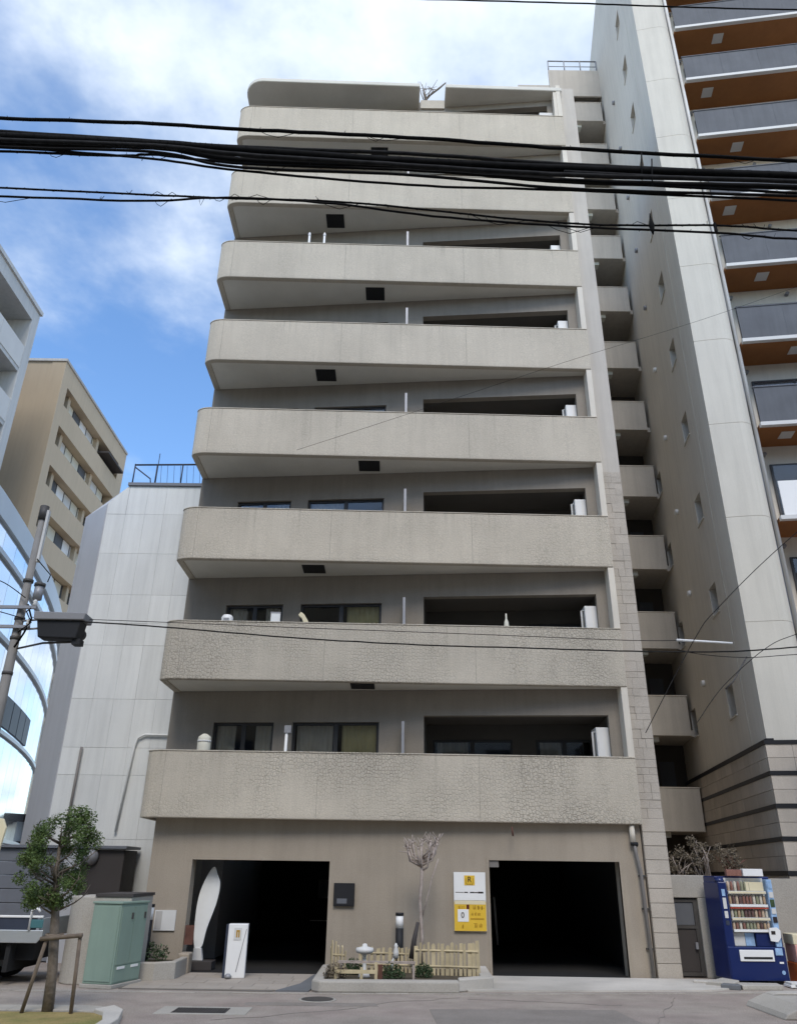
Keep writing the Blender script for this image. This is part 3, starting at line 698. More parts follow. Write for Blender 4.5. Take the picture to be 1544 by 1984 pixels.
rl.tube([(ra, 20.1, bt + 0.75), (rb, 20.1, bt + 0.80)], 0.028, 8); rl.tube([(ra, 20.1, bt + 0.78), (ra, 20.1, bt + 0.05)], 0.022, 6)
for x in (-7.1, -6.35, -5.5): rl.tube([(x, 20.1, bt), (x, 20.1, bt + 0.78)], 0.022, 6)
rl.tube([(ra, 20.1, bt + 0.68), (-7.25, 20.1, bt + 0.3), (-7.2, 20.1, bt + 0.05)], 0.02, 6)
for i in range(8): rl.tube([(-7.0 + i * 0.19, 20.15, bt + 0.76), (-6.93 + i * 0.19, 20.12, bt + 0.05)], 0.006, 5)
rl.tube([(-7.15, 20.3, bt), (-7.15, 20.3, bt + 1.25)], 0.012, 5)
rl.build('roof_railing', M['navy'], WBd)
pc = MB(); pc.tube([(-5.0, 19.93, 4.85), (-6.25, 19.93, 4.87), (-6.42, 19.93, 4.78), (-6.47, 19.93, 4.6), (-6.62, 19.93, 2.6)], 0.028, 8)
pc.build('conduit', M['whitepanel'], WBd)
pc = MB(); pc.tube([(-7.78, 19.93, 4.55), (-7.8, 19.93, 2.4)], 0.035, 8); pc.build('vent_pipe', M['pipe'], WBd)
# shed with domed lamp, low left
sh = empty('grey_shed', (-7.55, 18.9, 0)); tag(sh, 'low grey shed with dark end bay and domed lamp behind the tree', 'shed')
for i in range(8):
    MB().box(-3.4, 0.25, 0, 0.9, 0.02 + i * 0.275, 0.285 + i * 0.275).build('shutter_slat', M['shutter'], sh, 0.012)
MB().box(0.25, 0.62, -0.03, 0.9, 0, 2.2).build('corner_post', M['greyface'], sh)
MB().box(0.62, 1.55, 0.02, 0.95, 0, 2.2).build('end_bay', M['darkbrown'], sh, 0.02)
MB().box(-3.45, 1.6, -0.08, 1.0, 2.222, 2.28).build('roof', M['shutter'], sh)
MB().lathe([(0.001, 0.16), (0.09, 0.14), (0.16, 0.06), (0.18, 0.0)], (0, 0, 0), 16).xf(T(0.82, 0.0, 2.05) @ Matrix.Rotation(R(90), 4, 'X')).build('dome_lamp', M['metalgrey'], sh)

# ================================================================== TAN BUILDING (left, far)
TN = empty('tan_building'); tag(TN, 'tan office block with rows of strip windows rising above the white building', 'building')
tx, ty0, ty1, tz = -21.9, 42.0, 54.6, 32.0
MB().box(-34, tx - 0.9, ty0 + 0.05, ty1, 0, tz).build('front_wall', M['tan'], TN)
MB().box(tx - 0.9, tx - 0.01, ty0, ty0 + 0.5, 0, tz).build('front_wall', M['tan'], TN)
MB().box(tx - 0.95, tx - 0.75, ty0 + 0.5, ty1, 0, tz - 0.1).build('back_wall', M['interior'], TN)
rows = [30.55 - 2.87 * i for i in range(8)]
prev = tz
wy0, wy1 = ty0 + 0.9, ty1 - 1.2
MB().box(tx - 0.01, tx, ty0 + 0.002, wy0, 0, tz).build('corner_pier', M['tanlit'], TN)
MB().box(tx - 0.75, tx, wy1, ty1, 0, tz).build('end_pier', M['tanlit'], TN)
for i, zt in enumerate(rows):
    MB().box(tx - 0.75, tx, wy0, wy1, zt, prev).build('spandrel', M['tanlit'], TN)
    zb = zt - 1.35; prev = zb
    for j in range(7):
        y0 = wy0 + 1.5 + j * 1.22
        if j == 5 and i % 2 == 0: continue
        o = MB().box(tx - 0.7, tx - 0.62, y0, y0 + 1.2, zb, zt).build('window', M['frame'], TN)
        MB().box(tx - 0.62, tx - 0.60, y0 + 0.06, y0 + 1.14, zb + 0.05, zt - 0.05).build('pane', M[('curtain', 'palepanel', 'greypanel', 'curtain', 'whitebox')[(j * 2 + i) % 5]], o)
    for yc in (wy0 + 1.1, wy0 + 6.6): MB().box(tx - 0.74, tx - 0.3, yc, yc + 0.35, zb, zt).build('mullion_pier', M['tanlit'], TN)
    if i == 0: MB().box(tx - 0.55, tx + 0.5, wy1 - 3.4, wy1 - 0.1, zt - 0.9, zt - 0.75).xf(T(0,0,0)).build('awning', M['darkbrown'], TN)
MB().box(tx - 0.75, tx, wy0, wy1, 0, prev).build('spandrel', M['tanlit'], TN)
MB().box(-34, tx + 0.08, ty0 - 0.08, ty1, tz, tz + 0.18).build('roof_edge', M['distantpale'], TN)

# ================================================================== WHITE APARTMENT BLOCK (far left edge)
WA = empty('white_apartment_block'); tag(WA, 'grey-white apartment block cut by the upper left edge with deep balconies', 'apartment building')
sx = 1.25; ax, az, ay1 = -17.41 * sx, (26.0 - 1.8) * sx + 1.8, 30.0 * sx
ay0 = 26.0
MB().box(ax - 8, ax - 1.6, ay0, ay1 - 0.05, 0, az).build('core_wall', M['whiteapt'], WA)
MB().box(ax - 1.6, ax, ay1 - 0.75, ay1, 0, az).build('end_wall', M['whiteapt'], WA, 0.05)
MB().box(ax - 8, ax + 0.12, ay0, ay1 + 0.05, az, az + 0.25).build('roof_edge', M['whiteapt'], WA)
MB().box(ax - 1.6, ax, ay0, ay1 - 0.752, az - 0.9, az - 0.004).build('top_beam', M['whiteapt'], WA)
for i in range(10):
    zt = az - 1.0 - i * 3.6
    if zt < 3: break
    MB().box(ax - 1.6, ax - 0.06, ay0, ay1 - 0.752, zt - 3.55, zt - 3.3).build('balcony_slab', M['whiteapt'], WA)
    for j in range(4):
        MB().box(ax - 0.1, ax - 0.02, ay1 - 0.76 - (j + 1) * 2.6 + 0.02, ay1 - 0.76 - j * 2.6, zt - 3.3, zt - 1.85).build('balcony_panel', M['palepanel'], WA)
    MB().box(ax - 1.58, ax - 1.54, ay1 - 3.6, ay1 - 1.2, zt - 3.3, zt - 1.0).build('balcony_window', M['frame'], WA)

# ================================================================== CURVED GLASS BUILDING (left)
GB = empty('curved_glass_building'); tag(GB, 'curved building of pale blue reflective glass with white bands at the left edge', 'building')
ctr = Vector((-28.0, 22.0)); 
p1, p2, p3 = Vector((-11.7, 20.5)), Vector((-12.35, 24.1)), Vector((-13.9, 30.2))
def circ(a, b, c):
    d = 2 * (a.x*(b.y-c.y) + b.x*(c.y-a.y) + c.x*(a.y-b.y))
    ux = ((a.length_squared)*(b.y-c.y) + b.length_squared*(c.y-a.y) + c.length_squared*(a.y-b.y)) / d
    uy = ((a.length_squared)*(c.x-b.x) + b.length_squared*(a.x-c.x) + c.length_squared*(b.x-a.x)) / d
    return Vector((ux, uy))
cc_ = circ(p1, p2, p3); cr_ = (p1 - cc_).length
th1 = math.atan2(p1.y - cc_.y, p1.x - cc_.x); th3 = math.atan2(p3.y - cc_.y, p3.x - cc_.x); dth = (th3 - th1) / 8
def garc(r_, i0, i1): return [(cc_.x + r_ * math.cos(th1 + dth * i), cc_.y + r_ * math.sin(th1 + dth * i)) for i in range(i0, i1 + 1)]
i0, i1 = -6, 14
core = garc(cr_ - 0.25, i0, i1); core += [(core[-1][0] - 9, core[-1][1]), (core[0][0] - 9, core[0][1])]
MB().prism(core, 0, 11.5).build('core', M['distant'], GB)
levels = [('glass', 0.0, 2.6), ('band', 2.6, 2.72), ('glass', 2.72, 5.7), ('band', 5.7, 5.82), ('glass', 5.82, 8.2), ('band', 8.2, 8.34), ('glass', 8.34, 10.3), ('band', 10.3, 10.45), ('glass', 10.45, 11.2), ('band', 11.2, 11.9)]
for kind, z0, z1 in levels:
    if kind == 'band':
        MB().strip(garc(cr_ + 0.06, i0, i1), garc(cr_ - 0.2, i0, i1), z0, z1).build('band', M['blueband'], GB)
    else:
        for i in range(i0, i1):
            o_, n_ = garc(cr_ - 0.04, i, i + 1), garc(cr_ - 0.08, i, i + 1)
            t_ = 0.008
            o2 = [(lerp(o_[0][0], o_[1][0], t_), lerp(o_[0][1], o_[1][1], t_)), (lerp(o_[0][0], o_[1][0], 1 - t_), lerp(o_[0][1], o_[1][1], 1 - t_))]
            n2_ = [(lerp(n_[0][0], n_[1][0], t_), lerp(n_[0][1], n_[1][1], t_)), (lerp(n_[0][0], n_[1][0], 1 - t_), lerp(n_[0][1], n_[1][1], 1 - t_))]
            dk = (z0 == 3.0 and i in (1, 2, 3, 6, 7)) or (z0 == 6.1 and i in (5, 6, 7, 8))
            MB().strip(o2, n2_, z0 + 0.02, z1 - 0.02).build('pane', M['skyglass'], GB)
# dark window bands
for z0, ia, ib in ((3.3, -1, 5), (5.95, 3, 8)):
    for i in range(ia, ib):
        o_, n_ = garc(cr_ + 0.01, i, i + 1), garc(cr_ - 0.1, i, i + 1)
        o_ = [o_[0], (lerp(o_[0][0], o_[1][0], 0.93), lerp(o_[0][1], o_[1][1], 0.93))]; n_ = [n_[0], (lerp(n_[0][0], n_[1][0], 0.93), lerp(n_[0][1], n_[1][1], 0.93))]
        f_ = MB().strip(o_, n_, z0, z0 + 0.95).build('window', M['navy'], GB)

# ---- distant buildings low left
def far_block(name, label, u0, u1, vt, Y, mat, rows, cols):
    a = at(u0, vt, Y); b = at(u1, vt, Y); o = empty(name, (a.x, Y, 0)); w = b.x - a.x; h = a.z
    MB().box(0, w, 0, 8, 0, h).build('wall', mat, o)
    for r_ in range(rows):
        for c in range(cols):
            x0 = w * (c + 0.18) / cols; x1 = w * (c + 0.82) / cols; z1 = h * (1 - (r_ + 0.3) / (rows + 0.4)); z0_ = z1 - h * 0.5 / (rows + 0.4)
            f_ = MB().box(x0, x1, -0.06, 0.02, z0_, z1).build('window', M['frame'], o)
            MB().box(x0 + 0.08, x1 - 0.08, -0.075, -0.062, z0_ + 0.08, z1 - 0.08).build('pane', M['greypanel'], o if False else f_)
    tag(o, label, 'building'); return o, w, h
o, w, h = far_block('distant_building', 'small grey distant building with roof clutter low at the left edge', -30, 62, 1512, 70, M['distant'], 2, 4)
MB().box(w * 0.55, w * 0.8, 1, 3, h, h + 1.7).build('roof_room', M['distantpale'], o); MB().box(w * 0.8, w * 0.97, 1, 3, h, h + 0.8).build('roof_tank', M['distantpale'], o)
MB().tube([(w * 0.52, 1, h), (w * 0.52, 1, h + 2.6)], 0.07, 5).build('antenna', M['metalgrey'], o)
o, w, h = far_block('distant_building', 'pale low distant building with white flat roof at the left edge', -40, 26, 1588, 45, M['distantpale'], 1, 3)
MB().box(-0.3, w + 0.3, -0.5, 8, h, h + 0.45).build('roof', M['whitebox'], o)
o, w, h = far_block('distant_building', 'pale blue narrow house beside the street tree', 20, 66, 1592, 36, M['blueband'], 1, 1)
MB().box(-0.2, w + 1.2, -0.3, 6, h, h + 0.3).build('roof', M['darkbrown'], o)
# cream board on a dark post, far left edge
cs = empty('cream_board', (-7.05, 14.9, 0)); tag(cs, 'cream rounded board cut by the left edge above the flatbed truck', 'sign')
p = at(10, 1690, 14.9)
MB().extrude([(-0.6, 1.45), (-0.05, 1.5), (0.10, 1.9), (0.16, 2.45), (0.08, 2.6), (-0.6, 2.65)], -0.03, 0.03).build('board', M['cream'], cs, 0.01)
MB().tube([(-0.05, 0.06, 0.0), (-0.05, 0.06, 1.5)], 0.04, 8).build('post', M['iron'], cs)

# ================================================================== ACROSS THE STREET (unseen blocks added behind the camera to shade the lower floors; also mirrored there)
for name, label, x0, x1, y0, h, mt, fl in (('added_shade_block', 'unseen brown block added across the street behind the viewer for shade', -26, -6, -9, 20.0, 'tan', 6), ('added_shade_block', 'unseen grey block added across the street behind the viewer for shade', -5.5, 9, -9.5, 22.0, 'whiteapt', 7), ('added_shade_block', 'unseen pale block added across the street behind the viewer for shade', 9.5, 32, -9, 19.0, 'cladding', 6)):
    o = empty(name, (x0, y0, 0)); tag(o, label, 'building', 'added blocks across the street'); w = x1 - x0
    MB().box(0, w, -10, 0, 0, h).build('wall', M[mt], o)
    wme = MB().box(0, 1.6, 0.0, 0.06, 0, 1.5).mesh('window'); pme = MB().box(0.06, 1.54, 0.06, 0.075, 0.06, 1.44).mesh('pane')
    for f in range(fl):
        for c in range(int(w / 2.6)):
            q = put('window', wme, M['frame'], o); q.location = (0.6 + c * 2.6, 0, 1.0 + f * (h - 1) / fl); put('pane', pme, M['navy'], q)

# ================================================================== STREET OBJECTS, left
# utility pole
PPx, PPy = -7.55, 15.0
UP = empty('utility_pole', (PPx, PPy, 0)); tag(UP, 'grey concrete utility pole at the left edge carrying brackets and wires', 'utility pole')
MB().tube([(0, 0, 0), (0, 0, 4.4), (0, 0, 8.75)], [0.13, 0.098, 0.064], 16).build('pole_shaft', M['pole'], UP)
MB().tube([(0.0, 0, 8.5), (0.0, 0, 8.82)], 0.09, 12).build('pole_cap', M['iron'], UP)
MB().box(0.08, 0.13, -0.04, 0.04, 7.55, 8.72).build('cap_plate', M['palepanel'], UP)
for zc, s in ((6.5, 0.5), (6.1, 0.42)):
    b = MB().box(-s, s * 0.7, -0.16, -0.1, zc, zc + 0.06).build('crossarm', M['metalgrey'], UP)
    for x in (-s + 0.05, s * 0.6):
        MB().lathe([(0.02, 0), (0.05, 0.03), (0.03, 0.06), (0.05, 0.09), (0.02, 0.13)], (x, -0.13, zc + 0.06), 10).build('insulator', M['palepanel'], b)
for zc in (5.2, 5.9, 6.3, 7.1): MB().tube([(0, 0, zc), (0, 0, zc + 0.06)], 0.102, 14).build('pole_band', M['iron'], UP)
tr = MB().tube([(0.28, -0.05, 6.72), (0.28, -0.05, 7.0)], 0.09, 14).build('transformer', M['metalgrey'], UP)
MB().tube([(0.28, -0.05, 7.0), (0.28, -0.05, 7.06)], 0.11, 14).build('transformer_lid', M['iron'], tr)
MB().tube([(0.15, -0.1, 6.6), (0.3, -0.14, 6.3), (0.22, -0.15, 6.0), (0.1, -0.17, 5.7)], 0.02, 6).build('lead_wire', M['wire'], UP)
MB().tube([(0.3, -0.1, 6.6), (0.2, -0.2, 6.42), (0.34, -0.2, 6.2), (0.12, -0.19, 6.0)], 0.014, 6).build('lead_wire', M['wire'], UP)
MB().tube([(0.1, -0.05, 7.6), (0.45, -0.05, 7.25), (0.42, -0.05, 7.1)], 0.012, 6).build('lead_wire', M['wire'], UP)
# signal housing held off the pole
SG = empty('signal_housing', (-6.62, 14.85, 6.16)); tag(SG, 'black horizontal signal housing with grey hood, bracketed off the utility pole', 'traffic signal')
MB().extrude([(-0.44, 0.06), (-0.36, -0.28), (0.38, -0.30), (0.44, 0.06)], -0.16, 0.16).build('housing', M['dark'], SG, 0.02)
MB().extrude([(-0.48, 0.062), (0.5, 0.062), (0.52, 0.2), (-0.5, 0.22)], -0.22, 0.22).build('hood', M['signalgrey'], SG, 0.015)
for x in (-0.26, 0.0, 0.26):
    MB().lathe([(0.11, 0.0), (0.12, 0.0), (0.12, 0.2), (0.11, 0.2)], (0, 0, 0), 16).xf(T(x, 0.16, -0.1) @ Matrix.Rotation(R(-90), 4, 'X')).build('visor', M['dark'], SG)
for zc in (0.12, -0.06): MB().tube([(-0.93, 0.15, zc), (-0.4, 0.0, zc)], 0.022, 8).build('bracket_arm', M['metalgrey'], SG)
MB().tube([(-0.9, 0.15, -0.45), (-0.3, 0.0, -0.36), (0.3, 0, -0.33)], 0.022, 8).build('bracket_arm', M['iron'], SG)
MB().box(0.30, 0.46, -0.1, 0.1, -0.40, -0.29).build('end_bracket', M['dark'], SG)

# street tree with trunk, crown and timber stakes
def leaf_cloud(blobs, n, size, rnd, squash=1.0):
    vs = []; fs = []
    tot = sum(b[3] ** 2 for b in blobs)
    for (x, y, z, r_) in blobs:
        for _ in range(int(n * r_ ** 2 / tot)):
            while True:
                d = Vector((rnd.uniform(-1, 1), rnd.uniform(-1, 1), rnd.uniform(-1, 1)))
                if 0.05 < d.length < 1: break
            d = d.normalized() * (rnd.random() ** 0.45)
            c = Vector((x, y, z)) + Vector((d.x, d.y, d.z * squash)) * r_
            a = Vector((rnd.gauss(0, 1), rnd.gauss(0, 1), rnd.gauss(0, 0.7))).normalized(); b = a.cross(Vector((rnd.gauss(0, 1), rnd.gauss(0, 1), rnd.gauss(0, 1)))).normalized()
            l = size * rnd.uniform(0.7, 1.3); w = l * 0.42; k = len(vs)
            vs += [c - a * l * 0.5, c + b * w * 0.5, c + a * l * 0.5, c - b * w * 0.5]; fs.append((k, k+1, k+2, k+3))
    m = MB(); m.add(vs, fs); return m
ST = empty('street_tree', (-4.66, 12.4, 0.05)); tag(ST, 'small leafy green street tree in the verge, held by timber stakes', 'tree')
rn = random.Random(11)
tp = [(0.0, 0, -0.05), (-0.03, 0, 0.45), (-0.09, 0, 0.9), (-0.15, 0, 1.3), (-0.22, 0, 1.7), (-0.25, 0, 2.2)]
MB().tube(tp, [0.08, 0.068, 0.066, 0.05, 0.036, 0.015], 12).build('trunk', M['bark'], ST)
br = MB()
for i in range(34):
    z = rn.uniform(1.05, 2.1); x = lerp(-0.11, -0.25, (z - 1.0) / 1.1); w = rn.uniform(0, 6.28); l = rn.uniform(0.22, 0.5); k2 = rn.uniform(0.5, 1.0)
    a = Vector((x, 0, z)); b = a + Vector((math.cos(w) * l * 0.6, math.sin(w) * l * 0.6, l * 0.4 * k2)); c = a + Vector((math.cos(w) * l, math.sin(w) * l, l * 0.85 * k2))
    br.tube([a, b, c], [0.018, 0.010, 0.004], 5)
    for q in range(3):
        d = b.lerp(c, rn.random()); br.tube([d, d + Vector((rn.uniform(-.15, .15), rn.uniform(-.15, .15), rn.uniform(0.02, .16)))], [0.006, 0.002], 4)
br.build('branches', M['bark'], ST)
blobs = []
for i in range(64):
    t = rn.random(); z = lerp(1.25, 2.42, t); w = rn.uniform(0, 6.28); rad = (0.44 if 0.2 < t < 0.9 else 0.26) * (0.3 + 0.7 * rn.random() ** 0.5)
    blobs.append((-0.27 + (t - 0.4) * 0.16 + math.cos(w) * rad, math.sin(w) * rad, z, rn.uniform(0.06, 0.14)))
blobs += [(0.10, 0.0, 2.42, 0.13), (0.0, 0.0, 2.5, 0.12), (0.16, 0.0, 2.28, 0.09), (-0.12, 0, 2.46, 0.14), (-0.5, 0, 2.3, 0.13), (-0.7, 0, 1.85, 0.10), (-0.6, 0, 1.98, 0.12), (0.06, 0, 1.6, 0.12)]
leaf_cloud([(x, y, z, q * 1.12) for x, y, z, q in blobs], 19000, 0.038, rn).build('crown', M['leaf'], ST, fix=False)
SK = empty('tree_stakes', (-4.66, 12.4, 0.05)); tag(SK, 'weathered timber stakes with crossbar bracing the street tree', 'tree stakes')
MB().tube([(-0.28, -0.18, 0.0), (-0.12, -0.16, 0.90)], 0.027, 8).build('stake', M['timber'], SK)
MB().tube([(0.38, -0.18, 0.0), (0.33, -0.16, 0.93)], 0.027, 8).build('stake', M['timber'], SK)
MB().tube([(-0.08, 0.16, 0.0), (-0.11, 0.15, 0.90)], 0.027, 8).build('stake', M['timber'], SK)
MB().tube([(-0.2, -0.19, 0.87), (0.37, -0.19, 0.92)], 0.028, 8).build('crossbar', M['timber'], SK)
MB().tube([(-0.09 + 0.11 * math.cos(w / 12 * 6.283), 0.11 * math.sin(w / 12 * 6.283), 0.9 + 0.01 * (w % 2)) for w in range(13)], 0.018, 6).build('rope_tie', M['timber'], SK)

# green electric cabinet
GC = empty('green_cabinet', (-4.67, 15.0, 0)); GC.rotation_euler.z = R(-15); tag(GC, 'pale green metal electrical cabinet on the pavement beside the garage', 'cabinet')
MB().box(-0.55, 0.0, 0.0, 0.85, 0.06, 1.26).build('cabinet_body', M['greencab'], GC, 0.012)
MB().box(-0.58, 0.03, -0.03, 0.88, 0.0, 0.06).build('plinth', M['concrete'], GC, 0.01)
MB().box(-0.57, 0.02, -0.02, 0.87, 1.26, 1.295).build('cabinet_lid', M['greencab'], GC, 0.008)
for y0 in (0.03, 0.43):
    d1 = MB().box(0.0, 0.014, y0, y0 + 0.39, 0.34, 1.22).build('door', M['greencab'], GC, 0.004)
    MB().box(0.014, 0.03, y0 + 0.30, y0 + 0.34, 1.02, 1.12).build('handle', M['iron'], d1)
MB().box(0.0, 0.012, 0.03, 0.82, 0.09, 0.32).build('lower_panel', M['greencab'], GC, 0.004)
for y in (0.2, 0.62): MB().box(0.012, 0.022, y - 0.11, y + 0.11, 0.275, 0.312).build('paper_label', M['whitebox'], GC)
MB().box(-0.52, -0.03, -0.012, 0.0, 0.1, 1.22).build('side_panel', M['greencab'], GC, 0.004)
# rounded concrete wall behind the cabinet
CW = empty('rounded_wall', (-6.2, 15.9, 0)); tag(CW, 'beige concrete wall with rounded end behind the green cabinet', 'wall')
pts = []
for i in range(9):
    w = math.pi + math.pi / 2 * i / 8; pts.append((0.45 + 0.45 * math.cos(w) + 0.35, 0.45 * math.sin(w) + 0.0))
pts += [(1.55, -0.45), (1.55, 0.9), (0.35, 0.9)]
MB().prism(pts, 0, 1.36).build('wall_body', M['concrete'], CW, 0.02)
MB().prism([(x * 1.0 + (0.0), y) for x, y in [(0.9, -0.47), (1.57, -0.47), (1.57, 0.92), (0.9, 0.92)]], 1.36, 1.41).build('wall_cap', M['darkbrown'], CW)
# flatbed truck, only the tail of its bed in view
CR = empty('flatbed_truck', (-6.12, 15.2, 0)); tag(CR, 'silver flatbed truck parked at the left edge, only its bed end in view', 'truck')
bed = MB().box(-3.2, 0.0, 0.0, 1.5, 0.70, 0.80).build('bed_floor', M['silver'], CR, 0.02)
MB().extrude([(-3.2, 0.64), (0.02, 0.64), (0.10, 0.74), (0.10, 0.84), (-3.2, 0.84)], -0.04, -0.002).build('side_skirt', M['silver'], bed, 0.012)
for x0 in (-3.2, -2.14, -1.08): MB().box(x0, x0 + 1.04, -0.02, 0.01, 0.84, 1.02).build('side_board', M['navy'], bed, 0.004)
MB().box(-3.2, 0.06, -0.04, 0.02, 1.025, 1.06).build('top_rail', M['whitebox'], bed, 0.008)
MB().tube([(-0.14, -0.05, 0.84), (-0.14, -0.05, 1.15), (-0.04, -0.05, 1.17), (0.0, -0.05, 1.12)], 0.022, 8).build('tail_hook', M['whitebox'], bed)
MB().box(-0.16, 0.09, -0.06, -0.041, 0.87, 1.0).build('tail_lamp', M['teal'], bed, 0.01)
MB().box(0.0, 0.06, 0.02, 1.48, 0.74, 1.02).build('tail_board', M['silver'], bed, 0.01)
MB().box(-5.0, -0.1, 0.25, 1.25, 0.36, 0.69).build('chassis', M['dark'], CR)
MB().box(-0.5, -0.42, 0.02, 1.4, 0.2, 0.69).build('mud_flap', M['rubber'], CR)
MB().extrude([(-5.1, 0.5), (-3.25, 0.5), (-3.25, 1.95), (-4.5, 1.95), (-5.0, 1.3), (-5.1, 1.2)], -0.05, 1.55).build('cab', M['silver'], CR, 0.04)
MB().extrude([(-4.75, 1.3), (-3.5, 1.3), (-3.5, 1.8), (-4.45, 1.8)], -0.058, -0.05).build('cab_window', M['navy'], CR)
for x in (-0.95, -4.2):
    for y in (0.12, 1.35):
        t_ = MB().tube([(x, y - 0.09, 0.29), (x, y + 0.09, 0.29)], 0.29, 20).build('tyre', M['rubber'], CR)
        MB().tube([(x, y - 0.10, 0.29), (x, y - 0.085, 0.29)], 0.17, 14).build('rim', M['metalgrey'], t_)

# low corner planter at the building's left foot
LP = empty('corner_planter', (-4.55, 16.35, 0)); tag(LP, 'low concrete planter with mossy back at the left foot of the building', 'planter')
MB().prism([(-0.75, -0.35), (0.3, -0.35), (0.62, -0.1), (0.62, 0.85), (0.5, 0.85), (0.5, -0.02), (0.25, -0.22), (-0.75, -0.22)], 0, 0.30).build('planter_kerb', M['concrete'], LP, 0.02)
MB().prism([(-0.75, -0.22), (0.25, -0.22), (0.5, -0.02), (0.5, 0.85), (-0.75, 0.85)], 0, 0.24).build('soil', M['soil'], LP)
rn = random.Random(5)
leaf_cloud([(-0.35, 0.5, 0.42, 0.2), (-0.1, 0.6, 0.40, 0.18), (0.15, 0.6, 0.36, 0.16), (-0.5, 0.3, 0.4, 0.18)], 900, 0.06, rn).build('foliage', M['shrub'], LP, fix=False)
def bollard(loc, label, h):
    b = empty('bollard_lamp', loc); tag(b, label, 'lamp', 'bollard lamps')
    MB().tube([(0, 0, 0), (0, 0, h - 0.27)], 0.075, 16).build('post', M['dark'], b)
    MB().tube([(0, 0, h - 0.27), (0, 0, h - 0.05)], 0.072, 16).build('lamp_shade', M['whitebox'], b)
    MB().tube([(0, 0, h - 0.05), (0, 0, h)], 0.08, 16).build('cap', M['dark'], b)
bollard((-4.72, 16.95, 0.2), 'black bollard lamp with white shade behind the green cabinet', 1.0)
bollard((0.13, 17.15, 0.15), 'black bollard lamp with white shade standing in the fenced planter', 0.95)
NP = empty('paper_notice', (-4.72, 17.40, 0.72)); tag(NP, 'pale paper notice fixed low on the wall left of the garage', 'notice')
MB().box(-0.02, 0.40, -0.012, 0.012, 0, 0.36).build('sheet', M['palepanel'], NP)
MB().box(0.0, 0.13, -0.016, -0.0125, 0.02, 0.34).build('grey_field', M['distantpale'], NP)
MB().box(-4.10, -3.93, 17.398, 17.418, 0.48, 0.82).build('meter_box', M['rust'], A)

# white sail banner inside the left garage
SB_ = empty('sail_banner', (-3.86, 17.8, 0)); tag(SB_, 'white leaf-shaped banner standing inside the left garage opening', 'banner')
ol = [(-0.12, 0.42), (-0.16, 0.9), (-0.13, 1.35), (0.0, 1.72), (0.12, 1.88), (0.20, 1.75), (0.28, 1.55), (0.24, 1.2), (0.10, 0.75), (0.03, 0.42)]
def smooth(P_, n=5):
    o_ = []
    for i in range(len(P_)):
        a, b, c, d = (Vector(P_[(i + k) % len(P_)]) for k in (-1, 0, 1, 2))
        for q in range(n):
            f = q / n; o_.append(tuple(0.5 * ((2*b) + (c-a)*f + (2*a-5*b+4*c-d)*f*f + (3*b-a-3*c+d)*f**3)))
    return o_
MB().extrude(smooth(ol), -0.02, 0.02).build('sail', M['white'], SB_, 0.008)
MB().extrude([(-0.13, 0.18), (-0.12, 0.40), (0.03, 0.40), (0.08, 0.18)], -0.06, 0.06).build('foot', M['palepanel'], SB_, 0.01)
MB().box(-0.2, 0.3, -0.2, 0.2, 0.02, 0.18).build('base', M['darkbrown'], SB_, 0.01)
# white ticket post
TKP = empty('ticket_post', (-2.92, 16.62, 0.02)); tag(TKP, 'white slim ticket machine post in front of the left garage', 'ticket machine')
TKP.rotation_euler.z = R(6)
MB().box(-0.17, 0.19, -0.12, 0.12, 0.0, 0.88).build('casing', M['whitebox'], TKP, 0.01)
MB().box(-0.215, -0.171, -0.115, 0.12, 0.0, 0.87).build('side_panel', M['navy'], TKP)
MB().extrude([(0.02, 0.10), (0.035, 0.10), (0.17, 0.80), (0.16, 0.80)], -0.126, -0.121).build('seam', M['metalgrey'], TKP)
tp_ = MB().box(-0.06, 0.08, -0.13, -0.121, 0.62, 0.82).build('slot_plate', M['palepanel'], TKP)
MB().box(-0.02, 0.005, -0.135, -0.131, 0.66, 0.78).build('glyph_stroke', M['ochre'], tp_); MB().box(0.02, 0.045, -0.135, -0.131, 0.66, 0.78).build('glyph_stroke', M['ochre'], tp_)
MB().box(-0.02, 0.045, -0.1365, -0.1355, 0.755, 0.78).build('glyph_stroke', M['ochre'], tp_)
MB().lathe([(0.02, 0), (0.06, 0.01), (0.07, 0.04), (0.03, 0.08)], (-0.1, -0.19, 0.0), 10).build('foot_weight', M['metalgrey'], TKP)

# ================================================================== PLANTER IN FRONT
PT = empty('front_planter', (0, 0, 0)); tag(PT, 'low kerbed concrete planter between the two garage driveways', 'planter')
outer = [(-1.32, 14.98), (-1.22, 14.84), (-1.1, 14.82), (1.12, 14.98), (1.12, 15.4)]
MB().prism([(-1.34, 15.05), (-1.2, 14.86), (1.12, 14.98), (1.12, 15.24), (-1.1, 15.12), (-1.16, 15.2), (-1.2, 17.38), (-1.36, 17.38)], 0, 0.18).build('front_kerb', M['concrete'], PT, 0.03)
MB().prism([(1.124, 15.2), (1.75, 15.55), (1.82, 17.38), (1.6, 17.38), (1.55, 15.75), (1.124, 15.45)], 0, 0.19).build('end_block', M['paleconcrete'], PT, 0.02)
MB().prism([(-1.1, 15.125), (1.12, 15.245), (1.12, 15.46), (1.55, 15.76), (1.6, 17.37), (-1.195, 17.37), (-1.158, 15.2)], 0, 0.13).build('soil', M['soil'], PT)
